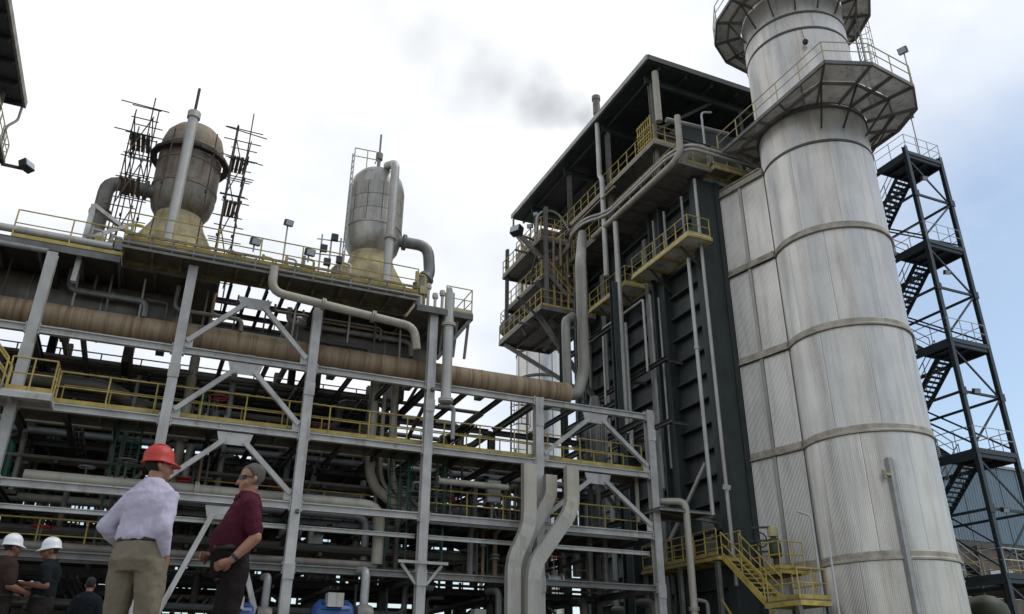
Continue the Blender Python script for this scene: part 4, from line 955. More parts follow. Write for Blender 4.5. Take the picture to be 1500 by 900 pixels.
# steel in front of the lower boiler face
for y in (35.2, 41.5): MB().ibeam((21.5, y, 0), (21.5, y, 20.5), .34, .34).build('column', 'boiler_green', bo)
for z in (7.4, 13.6, 18): MB().ibeam((21.5, 35.4, z), (21.5, 41.3, z), .2, .26).build('beam', 'boiler_green', bo)
MB().bar((21.5, 35.3, 7.4), (21.5, 41.4, 13.4), .16, .16).build('brace', 'boiler_green', bo)
MB().bar((22.9, 33.6, 6.3), (23.6, 31.2, 9.6), .12, .14).build('brace', 'pipe_pale', bo)
MB().ibeam((20.1, 30.0, 6.9), (24.0, 31.2, 6.9), .16, .2).build('beam', 'steel_mid', bo)
d = deck(bo, 19.6, 22.2, 29.3, 31.5, 6.9, 'steel_dark', 'steel_mid', 'gallery', eh=.14, joists=False)
# pipes on the boiler side
BG = None
def vp(px, y0, y1, X, r, m, label, **k):
    a = at(px, (y0+y1)/2, X=X); zt = at(px, y0, X=X).z; zb = at(px, y1, X=X).z
    return pipe([(X, a.y, zb), (X, a.y, zt)], r, m, label, n=12, **k)
pipe([(23.82, 30.12, 4), (23.82, 30.12, 24.9)], .09, 'pipe_pale', 'slim pale pipe running up the near corner of the boiler', n=10)
vp(1026, 366, 760, 23.5, .1, 'pipe_pale', 'slim pale pipe up the louvred boiler side nearest the corner', flanges=((0,.62),))
vp(910, 318, 640, 22.35, .16, 'pipe_pale', 'pale riser pipe on the boiler side crossing the middle gallery')
vp(921, 470, 660, 22.7, .11, 'pipe_pale', 'short pale pipe just behind the riser on the boiler side')
vp(962, 425, 720, 23.3, .09, 'pipe_grey', 'grey pipe beside the wide dark boiler column')
vp(974, 430, 690, 23.5, .06, 'pipe_grey', 'thin grey pipe tight beside the wide dark boiler column')
a, b = at(883, 482, X=22.8), at(943, 458, X=22.8)
pipe([(22.8, a.y, a.z-5), (22.8, a.y, a.z), (22.8, b.y, a.z), (22.8, b.y, a.z-4.2)], .07, 'pipe_pale', 'square pale pipe loop on the boiler side', bend=.1)
# twin small pipes with a jog along the gallery edge, and the thick one below
for k in range(2):
    z = 26.25-k*.28; x = 22.38-k*.06
    pipe([(27.5, 29.15, z+.1), (22.9, 29.15, z+.1), (x, 30.3, z), (x, 36.9, z), (x-.9, 38.1, z), (x-.9, 40.0, z), (x-.2, 41.2, z+.05), (x-.2, 45, z)], .085, 'pipe_pale', ('upper', 'lower')[k]+' of the twin pale pipes jogging along the boiler gallery', bend=.7, n=10)
pipe([(22.55, 29.4, 28.2), (22.55, 29.4, 25.9), (22.35, 29.9, 25.35), (22.3, 38.6, 25.35)], .17, 'pipe_beige', 'thick beige pipe dropping at the gallery corner and running back beneath it', bend=.4, n=14)
pipe([(22.2, 35.6, 27.3), (22.2, 44.6, 27.3)], .07, 'pipe_rusty', 'thin rusty pipe along the top gallery rail', n=8)
pipe([(22.5, 37.8, 35.6), (22.5, 37.8, 29.4), (22.3, 37.2, 28.9), (22.3, 37.2, 22)], .16, 'pipe_pale', 'pale pipe rising through the roof edge with a small jog', bend=.3, n=12)
vc = MB().tube((22.5, 37.8, 34.3), (22.5, 37.8, 35.7), .24, 14).tube((22.5, 37.8, 35.45), (22.5, 37.8, 35.75), .29, 14); tag(vc.build('vent_cowl', 'pipe_dark'), 'dark vent cowl sticking up behind the boiler roof edge', 'vent')
pipe([(23.0, 31.7, 29.6), (23.0, 31.7, 33.2)], .2, 'pipe_beige', 'thick beige pipe under the near roof corner', n=12)
pipe([(23.2, 31.3, 29.5), (27.2, 30.9, 29.4)], .16, 'pipe_grey', 'grey pipe crossing under the roof above the front gallery', n=12)
for k, px in enumerate((958, 975, 1003)):
    a = at(px, 345, X=23.2)
    pipe([(23.2, a.y, 21.1), (23.2, a.y, 23.9)], .07, 'pipe_grey', ('first', 'second', 'third')[k]+' thin pipe standing on the middle gallery counted from the far end', n=8)
pipe([(24.2, 29.4, TZ+1.3), (24.2, 29.4, 29.0), (24.9, 29.4, 29.2)], .06, 'rail_white', 'hooked white vent pipe above the front gallery', bend=.3, n=8)
# far end platforms of the boiler
fp = thing('gallery_tower', (22, 45, 0), 'cluttered far end platforms with yellow rails left of the boiler', 'platform')
for x in (20.6, 23.4):
    for y in (41.8, 48.2): MB().ibeam((x, y, 21.4), (x, y, 28.9), .22, .22).build('column', 'steel_mid', fp)
for z, x0, x1, y0, y1 in ((21.6, 20.1, 24, 41.6, 48.4), (24.2, 20.6, 24, 42.5, 48.4), (26.9, 20.4, 24, 42.2, 48.6), (29.2, 21.8, 24, 45, 49.4)):
    d = deck(fp, x0, x1, y0, y1, z, 'steel_mid', 'steel_mid', 'landing', eh=.3)
    handrail(d, [(x1, y0+.05, z), (x0+.05, y0+.05, z), (x0+.05, y1, z)], 'yellow', r=.034, step=.9)
random.seed(9)
for k in range(48):
    x, y, z = random.uniform(20.3, 23.6), random.uniform(41.8, 44.5), random.uniform(19.5, 27.5); q = V(random.uniform(-1.8,1.8), random.uniform(-.8,.8), random.uniform(-1.6,1.6))
    MB().bar((x, y, z), Vector((x,y,z))+q, random.uniform(.08,.2), random.uniform(.08,.2)).build('brace', random.choice(('steel_mid','vessel_rust','steel_dark')), fp)
for (p, q) in (((19.4,43.4,27.4),(22.3,43.2,24.6)), ((20.3,42.4,21.2),(24.0,42.4,16.4)), ((20.3,47.8,21.2),(24.0,44.3,17.4)), ((20.4,43,23.9),(23.4,43,21.8))):
    MB().bar(p, q, .24, .28).build('brace', 'steel_mid', fp)
for k in range(6): MB().tube((20.8+k*.5, 42.1, 21.7), (20.8+k*.5, 42.1, 27), .09, 8).build('downcomer', 'pipe_rusty', fp)
flight(fp, (20.6, 41.9, 24.2), (23.2, 41.9, 21.7), .8, (0,1,0), 'steel_mid', 'yellow')
pipe([(20.0, 42.0, 26.9), (20.1, 42.0, 28.6), (21.6, 42.0, 29.0), (22.6, 42, 27.4)], .08, 'pipe_grey', 'thin curved pipe arching over the far end platforms', bend=.8)
floodlight((19.35, 43.4, 27.4), (-.7,-.4,.2), 'large floodlight on the arm sticking out from the far platforms', size=.7)
floodlight((20.6, 44.2, 27), (-.5,-.6,-.3), 'small lamp on a pole above the far platforms', pole=1.6, size=.35)
floodlight((21.9, 46, 29.3), (-.5,-.6,-.3), 'small lamp on a pole just under the roof end', pole=1.6, size=.35)
pipe([(18.2, 44.5, 33.0), (18.2, 44.5, 30.5), (18.9, 44.6, 29.4), (18.9, 44.6, 26.2)], .07, 'pipe_grey', 'roof gutter downpipe at the far roof corner', bend=.2) if False else None
pipe([(22.3, 51.0, 33.6), (22.3, 51.0, 32.2), (22.8, 50.4, 31.0), (22.8, 50.4, 26.2)], .08, 'pipe_grey', 'gutter downpipe hanging from the far roof corner', bend=.25)
# caged dark ladder on boiler side
ladder((20.6, 37.6, 11), 10, .7, (.5,-.5,0), 'dark caged ladder between the beige riser and the boiler', 'tower_paint', out=(-.5,-.5,0))
t = thing('silencer', (19.2, 33.4, 9.5), 'dark ribbed cylinder hanging behind the end chevron of the rack', 'silencer')
MB().lathe((19.0, 33.4, 9.3), [(.1,0),(.35,.1),(.5,.5),(.5,2.6),(.3,3.0),(.2,3.6)], 16).build('body', 'pipe_dark', t)
for a in range(0, 360, 30): MB().tube((19+.52*math.cos(R_(a)), 33.4+.52*math.sin(R_(a)), 9.8), (19+.52*math.cos(R_(a)), 33.4+.52*math.sin(R_(a)), 11.9), .03, 5).build('rib', 'pipe_grey', t)
MB().tube((19, 33.4, 6), (19, 33.4, 9.35), .12, 8).build('stem', 'pipe_grey', t)

# ------------------------------------------------------------------ yellow access stair at the boiler foot
ys_ = thing('access_stair', (23.4, 28, 0), 'yellow railed walkway and stair at the foot of the boiler', 'stair')
d = deck(ys_, 22.5, 23.9, 29.5, 35.6, 5.15, 'deck_steel', 'yellow', 'walkway', jax='X', eh=.2)
handrail(d, [(22.55, 35.5, 5.15), (22.55, 29.55, 5.15)], 'yellow', r=.03, step=.9)
handrail(d, [(23.85, 35.5, 5.15), (23.85, 29.55, 5.15)], 'yellow', r=.03, step=.9)
d = deck(ys_, 22.7, 24.2, 25.1, 27.1, 3.05, 'deck_steel', 'yellow', 'landing', jax='X', eh=.24)
handrail(d, [(22.75, 26.9, 3.05), (22.75, 25.15, 3.05), (24.15, 25.15, 3.05), (24.15, 27.0, 3.05)], 'yellow', r=.03, step=.7)
flight(ys_, (22.75, 29.5, 5.1), (22.75, 27.1, 3.05), .95, (1,0,0), 'yellow', 'yellow')
d = deck(ys_, 24.0, 25.4, 27.4, 29.4, 4.45, 'deck_steel', 'yellow', 'landing', jax='X', eh=.2)
handrail(d, [(24.05, 29.3, 4.45), (24.05, 27.45, 4.45), (25.3, 27.45, 4.45)], 'yellow', r=.03, step=.7)
for x, y, z in ((22.7,25.2,2.8), (24.1,25.2,2.8), (22.6,29.7,4.9), (22.6,32.5,4.9), (22.6,35.4,4.9), (24.1,27,2.8)):
    MB().ibeam((x, y, 0), (x, y, z), .18, .18).build('support', 'steel_mid', ys_)
for a, b in (((22.6,29.7,3.4),(22.7,27.2,.3)), ((22.7,27.0,3.0),(22.7,25.2,1.0))): MB().bar(a, b, .07, .07).build('brace', 'yellow', ys_)
pipe([(21.0, 29.4, 0), (21.0, 29.4, 7.25), (20.2, 30.1, 7.3)], .15, 'pipe_beige', 'tan pipe with a hooked top beside the last rack column', bend=.35, n=14, flanges=((0,.4),))
pipe([(21.6, 29.3, 0), (21.6, 29.3, 3.2), (21.1, 29.35, 3.25)], .08, 'pipe_grey', 'small grey branch beside the hooked tan pipe', bend=.2)
pipe([(24.0, 25.3, 2.2), (24.0, 25.3, 6.2), (23.6, 25.6, 6.4)], .045, 'rail_white', 'thin white vent pole rising through the yellow landing', bend=.2, n=8)
pipe([(24.3, 24.9, 2.0), (24.3, 24.9, 6.9)], .04, 'rail_white', 'thin white pole right of the yellow landing', n=8)
t = thing('valve_actuator', (24.4, 28.2, 4.45), 'valve actuator with dark arms above the yellow stair', 'valve')
MB().lathe((24.5, 28.2, 4.45), [(.12,0),(.12,.5),(.25,.55),(.28,1.0),(.2,1.3),(.1,1.35)], 12).build('body', 'olive', t)
MB().lathe((24.5, 28.2, 5.8), [(.05,0),(.22,.05),(.22,.4),(.05,.5)], 12).build('head', 'yellow_pale', t)
for z, l in ((5.2, 1.1), (5.65, 1.3), (6.2, 1.2)): MB().bar((24.5-l*.7, 28.2+l*.3, z), (24.5, 28.2, z+.04), .08, .08).build('arm', 'lamp_dark', t)
MB().path([(24.0+.3*math.cos(a), 28.4, 5.7+.3*math.sin(a)) for a in np.linspace(0, 2*math.pi, 13)], .03, 5).build('handwheel', 'lamp_dark', t)
floodlight((22.9, 29.0, 5.15), (0,-.9,-.3), 'white bell lamp on a bent pole at the boiler corner', pole=2.7, size=.26, m='rail_white')
# dark machinery below the walkway
for k, (x, y) in enumerate(((20.5, 33), (17.5, 34), (21.5, 37))):
    t = thing('feed_pump', (x, y, 0), ('dark feed pump skid near the last rack column', 'dark feed pump skid behind the end chevron', 'dark feed pump skid by the boiler foot')[k], 'pump')
    MB().box((x-1.2, y-.7, 0), (x+1.2, y+.7, .5)).build('skid', 'concrete', t)
    MB().lathe((x-1.0, y, 1.2), [(.1,0),(.6,.1),(.65,.4),(.65,1.4),(.5,1.6),(.1,1.7)], 18, axis='X').build('motor', 'pipe_dark', t)
    MB().box((x-.9, y-.5, .5), (x+.8, y+.5, .75)).build('foot', 'steel_dark', t)
    MB().path([(x+.9, y, 1.2), (x+.9, y, 3.4), (x+.9, y+1.2, 3.5)], .2, 12, bend=.4).build('outlet', 'pipe_dark', t)

# ------------------------------------------------------------------ another boiler's roof at the upper left
bl = thing('boiler', (-20, 44, 0), 'roof corner and lamp gallery of another boiler at the far left edge', 'boiler')
rf = MB().box((-34, 33, 33.5), (-11.95, 51.2, 33.75)).build('roof', 'boiler_green', bl)
MB().box((-11.947, 33, 33.45), (-11.8, 51.3, 33.95)).build('fascia', 'vessel_rust', rf)
for y in np.arange(34, 51, 2.1): MB().box((-34, y-.06, 33.2), (-12, y+.06, 33.497)).build('purlin', 'boiler_green', rf)
MB().box((-34, 34, 0), (-15.2, 50, 27)).build('core', 'boiler_green', bl)
for y in (36, 43, 50): MB().ibeam((-12.9, y, 26), (-12.9, y, 33.4), .25, .25).build('roof_post', 'pipe_grey', bl)
d = deck(bl, -15.3, -11.8, 38, 50.5, 28.9, 'steel_mid', 'deck_steel', 'gallery')
handrail(d, [(-11.85, 38, 28.9), (-11.85, 50.4, 28.9), (-15, 50.4, 28.9)], 'yellow_pale', r=.04, step=1.1)
pipe([(-12.0, 51.2, 33.6), (-12.0, 51.2, 32.4), (-12.4, 50.9, 31.6), (-12.4, 50.9, 29)], .08, 'pipe_grey', 'gutter downpipe under the far left roof corner', bend=.25)
MB().bar((-12, 50.6, 28.7), (-10.9, 51.0, 28.9), .16, .16).build('lamp_arm', 'steel_dark', bl)
floodlight((-10.9, 51.0, 28.9), (.7,-.5,.3), 'dark floodlight on the arm under the far left roof', size=.7)
floodlight((-12.4, 50.2, 24.0), (.6,-.5,.2), 'thin mast lamp low under the far left gallery', pole=3.0, size=.25)
t = thing('pipe_gantry', (-9, 38, 0), 'pale pipe gantry with stubby posts at the far left behind the rack', 'pipe gantry')
for x in (-13, -9.6, -6.4): MB().ibeam((x, 38.5, 14.3), (x, 38.5, 16.9), .2, .2).build('post', 'pipe_grey', t)
for z, r in ((16.9, .14), (16.4, .1)): MB().tube((-16, 38.5, z), (-5, 38.5, z), r, 10).build('pipe_run', 'pipe_grey', t)
MB().path([(-6.6, 36.3, 14.4), (-6.6, 36.3, 16.6), (-6.2, 36.3, 16.9), (-5.9, 36.3, 16.5)], .05, 6, bend=.2).build('vent_hook', 'pipe_grey', t)
# tripod bracing of the elbow pipe
t = thing('pipe_support', (-3.3, 31.2, 14.4), 'pale slanted steel support frame beside the dark elbow pipe', 'support')
MB().bar((-4.0, 30.6, 13.2), (-4.0, 30.9, 16.6), .17, .2).build('leg', 'galv', t); MB().bar((-4.0, 30.9, 16.6), (-2.7, 32.2, 16.4), .15, .17).build('beam', 'galv', t)
MB().bar((-3.9, 30.9, 15.2), (-2.6, 31.6, 16.5), .12, .14).build('brace', 'galv', t); MB().bar((-2.7, 32.2, 14.45), (-2.7, 32.2, 16.4), .15, .15).build('leg', 'galv', t)

# ------------------------------------------------------------------ shed and clutter at the lower right
t = thing('warehouse', (72, 52, 0), 'blue grey corrugated warehouse wall beyond the stair tower', 'warehouse')
MB().box((58, 50.2, 0), (110, 75, 18.2)).build('wall', 'shed_brown', t)
me = shared(('sheet',), lambda: MB().rings([[(x*.09, -.05 if x % 4 < 2 else 0, z) for x in range(28)] for z in (0, 6.8)], closed=False, caps=False, smooth=False), 'shed_wall')
for k in range(21): link('sheet', me, (58+k*2.45, 50.1, 11.45), t)
MB().box((57.7, 49.9, 18.25), (110, 75.2, 18.5)).build('roof', 'pipe_grey', t)
MB().box((58, 50.05, 10.9), (110, 50.19, 11.4)).build('beam', 'steel_dark', t)
for x in range(59, 110, 6): MB().ibeam((x, 49.8, 0), (x, 49.8, 11), .4, .4).build('column', 'shed_brown', t)
for x in (60.5, 66.5, 72.5): MB().box((x, 50.13, 6.8), (x+3, 50.197, 9.2)).build('window', 'lens', t)
t = thing('tank_platform', (47, 34, 0), 'low platform with yellow rails behind the stair tower foot', 'platform')
d = deck(t, 42, 52, 31, 36, 5.2, 'deck_steel', 'steel_mid', 'deck')
handrail(d, [(42, 36, 5.2), (42, 31.05, 5.2), (52, 31.05, 5.2)], 'yellow', r=.04, step=1.0)
for x in (42.3, 47, 51.7):
    for y in (31.3, 35.7): MB().ibeam((x, y, 0), (x, y, 5), .24, .24).build('leg', 'steel_dark', t)
t = thing('olive_tank', (41.2, 32.2, 0), 'small olive green domed tank behind the stair tower foot', 'tank')
MB().lathe((40.2, 31.0, 0), [(1.1,0),(1.1,3.3),(.95,3.9),(.5,4.3),(.05,4.4)], 24).build('body', 'olive', t)
MB().tube((40.2, 31, 4.3), (40.2, 31, 5.6), .1, 8).build('nozzle', 'olive', t)
for k, (x, y, z0, z1, r) in enumerate(((40.6,33.2,0,7.5,.16), (43.5,36.5,0,8.2,.2), (45.2,38,0,7.0,.14), (41.5,34.5,4,8.6,.1))):
    pipe([(x, y, z0), (x, y, z1), (x+1.6, y+.4, z1+.3)], r, 'pipe_rusty', ('near', 'thick', 'far', 'thin')[k]+' rusty pipe bend between the stack and the warehouse', bend=.5, n=10)

# ------------------------------------------------------------------ smoke
sm = MB()
cps = []
for (xa, ya, ra), (xb, yb, rb) in zip(((880,178,1.5),(835,158,3.6),(780,136,5.4),(700,105,7.0),(620,55,8.2),(540,-20,8.8)), ((835,158,3.6),(780,136,5.4),(700,105,7.0),(620,55,8.2),(540,-20,8.8),(500,-70,8))):
    for u in (0, .5): cps.append((at(xa+(xb-xa)*u, ya+(yb-ya)*u, Y=62), ra+(rb-ra)*u))
rs = []
for i, (c, r) in enumerate(cps):
    d = ((cps[min(i+1,len(cps)-1)][0])-(cps[max(i-1,0)][0])).normalized(); u = V(0,1,0); u = (u-d*u.dot(d)).normalized(); v = d.cross(u)
    rs.append([c+(u*math.cos(2*math.pi*k/20)+v*math.sin(2*math.pi*k/20))*r for k in range(20)])
sm.rings(rs)
smo = sm.build('smoke', None); tag(smo, 'grey smoke drifting from behind the boiler roof', 'smoke', kind='stuff')
mm = bpy.data.materials.new('smoke'); mm.use_nodes = True; t_ = mm.node_tree; t_.nodes.clear()
mo = t_.nodes.new('ShaderNodeOutputMaterial'); pv = t_.nodes.new('ShaderNodeVolumePrincipled'); pv.inputs['Color'].default_value = (.58,.61,.66,1); pv.inputs['Anisotropy'].default_value = .2
tcn = t_.nodes.new('ShaderNodeTexCoord'); nn = t_.nodes.new('ShaderNodeTexNoise'); nn.inputs['Scale'].default_value = .2; nn.inputs['Detail'].default_value = 5; nn.inputs['Roughness'].default_value = .6
# fade with distance from the plume axis comes from a second field baked as piecewise spheres
rr = t_.nodes.new('ShaderNodeValToRGB'); rr.color_ramp.elements[0].position = .28; rr.color_ramp.elements[1].position = .8
mul = t_.nodes.new('ShaderNodeMath'); mul.operation = 'MULTIPLY'
t_.links.new(tcn.outputs['Object'], nn.inputs['Vector']); t_.links.new(nn.outputs[0], rr.inputs[0])
o0 = WL['smoke']; prev = None
for i, (c, r) in enumerate(cps):
    dn = t_.nodes.new('ShaderNodeVectorMath'); dn.operation = 'DISTANCE'; dn.inputs[1].default_value = tuple(c-o0)
    t_.links.new(tcn.outputs['Object'], dn.inputs[0])
    mr = t_.nodes.new('ShaderNodeMapRange'); mr.interpolation_type = 'SMOOTHSTEP'; mr.inputs[1].default_value = r*.98; mr.inputs[2].default_value = r*.1
    mr.inputs[3].default_value = 0; mr.inputs[4].default_value = (.85,.7,.55,.42,.29,.21,.15,.115,.09,.07,.06,.03)[i]
    t_.links.new(dn.outputs['Value'], mr.inputs[0])
    if prev is None: prev = mr.outputs[0]
    else:
        ad = t_.nodes.new('ShaderNodeMath'); ad.operation = 'MAXIMUM'; t_.links.new(prev, ad.inputs[0]); t_.links.new(mr.outputs[0], ad.inputs[1]); prev = ad.outputs[0]
t_.links.new(prev, mul.inputs[0]); t_.links.new(rr.outputs[0], mul.inputs[1]); t_.links.new(mul.outputs[0], pv.inputs['Density']); t_.links.new(pv.outputs[0], mo.inputs['Volume'])
smo.data.materials.append(mm)

# ------------------------------------------------------------------ people
tex = bpy.data.textures.new('cloth_folds', 'CLOUDS'); tex.noise_scale = .11; tex.noise_depth = 2
def limb(mb, pts, n=14):
    """closed tapering tube with rounded ends through [(point, radius)]"""
    P = [Vector(p) for p, r in pts]; Rr = [r for p, r in pts]
    d0 = (P[0]-P[1]).normalized(); d1 = (P[-1]-P[-2]).normalized()
    Q = [P[0]+d0*Rr[0]*.95, P[0]+d0*Rr[0]*.7]+P+[P[-1]+d1*Rr[-1]*.7, P[-1]+d1*Rr[-1]*.95]
    S = [Rr[0]*.25, Rr[0]*.72]+Rr+[Rr[-1]*.72, Rr[-1]*.25]
    rs = []; u = None
    for i, p in enumerate(Q):
        d = ((Q[min(i+1,len(Q)-1)])-(Q[max(i-1,0)])).normalized()
        if u is None: u = Vector((0,0,1)) if abs(d.z) < .8 else Vector((0,1,0))
        u = (u-d*u.dot(d)).normalized(); v = d.cross(u)
        rs.append([p+(u*math.cos(2*math.pi*k/n)+v*math.sin(2*math.pi*k/n))*S[i] for k in range(n)])
    mb.rings(rs)
def trunk(mb, secs, n=24, k=2.3):
    """secs: (z, rx, ry, x, f) super-ellipse sections, bottom to top"""
    rs = []
    for z, rx, ry, x, f in secs:
        ring = []
        for i in range(n):
            a = 2*math.pi*i/n; c, s = math.cos(a), math.sin(a)
            ring.append((x+rx*math.copysign(abs(c)**(2/k), c), f+ry*math.copysign(abs(s)**(2/k), s), z))
        rs.append(ring)
    mb.rings(rs)
def hand(mb, wrist, d, nrm, side, curl=.5):
    wrist = Vector(wrist); d = Vector(d).normalized(); nrm = Vector(nrm); nrm = (nrm-d*nrm.dot(d)).normalized(); w = d.cross(nrm)*side
    limb(mb, [(wrist, .027), (wrist+d*.04, .03), (wrist+d*.08, .03)])
    for k in (-1, 1): limb(mb, [(wrist+d*.03+w*.018*k, .017), (wrist+d*.085+w*.026*k, .016)])
    for k, L_ in enumerate((.07, .08, .075, .058)):
        b = wrist+d*.088+w*(.030-.02*k); c = curl
        e1 = b+d*L_*.45+nrm*L_*.12*c; e2 = e1+d*L_*.33*(1-.55*c)+nrm*L_*.4*c; e3 = e2+d*L_*.25*(1-1.3*c)+nrm*L_*.32*c
        limb(mb, [(b, .0095), (e1, .0088), (e2, .008), (e3, .0072)], 8)
    b = wrist+d*.03+w*.03
    limb(mb, [(b, .014), (b+d*.03+w*.022+nrm*.012, .0115), (b+d*.06+w*.024+nrm*.03, .009)], 8)
HEADP = [(0,.036,.042,.05),(.03,.054,.066,.032),(.07,.066,.086,.014),(.11,.073,.096,.0),(.15,.077,.10,-.006),(.19,.069,.09,-.01),(.215,.05,.066,-.012),(.232,.016,.022,-.012)]
def head_r(z):
    zs = [h[0] for h in HEADP]; return [float(np.interp(z, zs, [h[k] for h in HEADP])) for k in (1, 2, 3)]
def person(loc, phi, label, H=1.78, head_yaw=0, head_pitch=0, head_at=(0,.02,1.555), torso=None, arms=None, legs=None, shirt='shirt_black', trousers='trouser_dark', skin='skin', sleeve='long', helmet=None, hair='hair_dark', glasses=False, stout=1.0, vox=.009, watch=False):
    """local axes: x = right, y = forward, z = up"""
    t = thing('person', loc, label, 'person', 'people standing in the yard')
    t.rotation_euler.z = -phi
    s = H/1.78
    def mesh(mb, name, m, vx, folds=0, smooth=5):
        me = bpy.data.meshes.new(name); me.from_pydata([(x*s, y*s, z*s) for x, y, z in mb.v], [], mb.f); me.materials.append(M[m])
        o = bpy.data.objects.new(name, me); COL.objects.link(o); o.parent = t; WL[o.name] = Vector(loc)
        if vx:
            md = o.modifiers.new('remesh', 'REMESH'); md.mode = 'VOXEL'; md.voxel_size = vx; md.use_smooth_shade = True
            ms = o.modifiers.new('smooth', 'SMOOTH'); ms.factor = .5; ms.iterations = smooth
            if folds:
                mdp = o.modifiers.new('folds', 'DISPLACE'); mdp.texture = tex; mdp.strength = folds; mdp.mid_level = .5
        else: me.polygons.foreach_set('use_smooth', [True]*len(me.polygons))
        return o
    torso = torso or [(.86,.15,.11,0,0),(.95,.185*stout,.135,0,0),(1.08,.165*stout,.12*stout,0,.005),(1.2,.172*stout,.125*stout,0,.005),(1.34,.195,.13,0,0),(1.44,.185,.115,0,-.005),(1.5,.12,.085,0,-.005),(1.54,.06,.06,0,-.005)]
    arms = arms or {-1: [(-.185,0,1.41),(-.24,-.04,1.17),(-.22,.06,.95)], 1: [(.185,0,1.41),(.24,-.04,1.17),(.22,.06,.95)]}
    legs = legs or {-1: [(-.1,0,.93),(-.12,.02,.5),(-.13,-.03,.09)], 1: [(.1,0,.93),(.12,.02,.5),(.13,-.03,.09)]}
    # skin: one continuous body
    b = MB(); trunk(b, torso)
    hm = Matrix.Translation(Vector(head_at)) @ Matrix.Rotation(-head_yaw, 4, 'Z') @ Matrix.Rotation(head_pitch, 4, 'X')
    def hp(x, y, z): return tuple(hm @ Vector((x, y, z)))
    hb = MB(); trunk(hb, [(z, rx, ry, 0, f) for z, rx, ry, f in HEADP], 24, 2.1)
    limb(hb, [((0,.09,.115), .011), ((0,.104,.088), .014), ((0,.112,.068), .0165)], 10)
    limb(hb, [((-.02,.082,.04), .011), ((.02,.082,.04), .011)], 8); limb(hb, [((0,.072,.006), .024), ((0,.07,.012), .024)], 10)
    limb(hb, [((-.04,.078,.128), .014), ((.04,.078,.128), .014)], 8)
    for k in (-1, 1):
        limb(hb, [((k*.077,-.012,.105), .018), ((k*.08,-.01,.085), .016), ((k*.077,-.002,.068), .011)], 8)
        limb(hb, [((k*.04,.05,.07), .03), ((k*.035,.06,.055), .028)], 10)
    b.add([hp(*v) for v in hb.v], hb.f, True)
    limb(b, [((0,-.01,1.46), .066), ((0,-.005,1.52), .06), (hp(0,-.005,.05), .058)], 16)
    for k, a in arms.items(): limb(b, [((k*.05,-.01,1.49), .05), (Vector(a[0])+V(-k*.03,0,.01), .055)])
    ar = (.056, .047, .032)
    for k, a in arms.items():
        limb(b, [(a[0], ar[0]), (Vector(a[0]).lerp(Vector(a[1]), .5), .05), (a[1], ar[1])]); limb(b, [(a[1], ar[1]), (Vector(a[1]).lerp(Vector(a[2]), .4), .044), (a[2], .03)])
        d = Vector(a[2])-Vector(a[1]); d = Vector(a[3]) if len(a) > 3 else d
        hand(b, a[2], d, Vector((-k, .25, 0)), -k, .55)
    for k, l in legs.items():
        limb(b, [(l[0], .088*stout), (Vector(l[0]).lerp(Vector(l[1]), .5), .075), (l[1], .058), (Vector(l[1]).lerp(Vector(l[2]), .35), .058), (l[2], .04)])
        limb(b, [(Vector(l[2])+V(0,-.03,-.04), .038), (Vector(l[2])+V(k*.02,.13,-.055), .03)])
    mesh(b, 'body', skin, .007 if vox < .012 else .011, smooth=2)
    # shirt
    c = MB(); g_ = .016
    top = [(z, rx+g_, ry+g_, x, f) for z, rx, ry, x, f in torso if z >= 1.05]
    z0 = torso[2]; trunk(c, [(1.035, z0[1]+.004, z0[2]+.004, z0[3], z0[4])]+[(1.085, z0[1]+.028, z0[2]+.026, z0[3], z0[4])]+top[1:])
    for k, a in arms.items():
        A, B, C_ = (Vector(v) for v in a[:3])
        limb(c, [((k*.055,-.012,1.482), .066), (A+V(-k*.02,0,.004), .073)])
        pts = [(A+V(-k*.06,0,-.05), .072), (A, .076), (A.lerp(B, .5), .068 if sleeve == 'long' else .072)]
        if sleeve == 'long': pts += [(B, .062)]; limb(c, [(B, .062), (B.lerp(C_, .25), .061), (B.lerp(C_, .55), .056), (B.lerp(C_, .9), .043)])
        else: pts += [(A.lerp(B, .78), .071)]
        limb(c, pts)
    so_ = mesh(c, 'shirt', shirt, vox, .030)
    cl = MB(); rs = []
    for zz, rr_ in ((1.505,.088),(1.525,.08),(1.55,.077),(1.548,.07),(1.51,.075)):
        rs.append([(rr_*math.cos(2*math.pi*i/20), -.006+rr_*1.02*math.sin(2*math.pi*i/20)+(.0), zz-(.03 if math.sin(2*math.pi*i/20) > .6 else 0)) for i in range(20)])
    cl.rings(rs, caps=False); mesh(cl, 'collar', shirt, 0)
    # trousers
    p = MB(); low = [s_ for s_ in torso if s_[0] <= 1.09]
    trunk(p, [(z, rx+.014, ry+.014, x, f) for z, rx, ry, x, f in low])
    for k, l in legs.items():
        A, B, C_ = (Vector(v) for v in l)
        limb(p, [(A, .112*stout), (A.lerp(B, .5), .097*stout), (B, .084), (B.lerp(C_, .5), .078), (C_+V(0,0,.0), .07)])
    mesh(p, 'trousers', trousers, vox, .026)
    bl_ = MB(); rs = []
    for zz, dr_ in ((1.055,.016),(1.06,.021),(1.09,.021),(1.095,.016)):
        rs.append([(z0[3]+(z0[1]+dr_)*math.copysign(abs(math.cos(a))**.87, math.cos(a)), z0[4]+(z0[2]+dr_)*math.copysign(abs(math.sin(a))**.87, math.sin(a)), zz) for a in np.linspace(0, 2*math.pi, 29)[:-1]])
    bl_.rings(rs, caps=False); mesh(bl_, 'belt', 'leather', 0)
    for k, l in legs.items():
        f_ = MB(); a = Vector(l[2]); limb(f_, [(a+V(0,-.05,-.035), .047), (a+V(k*.01,.05,-.045), .047), (a+V(k*.02,.17,-.055), .036)])
        mesh(f_, 'shoe', 'leather', .012)
    # hair
    h = MB(); n = 28; rs = []
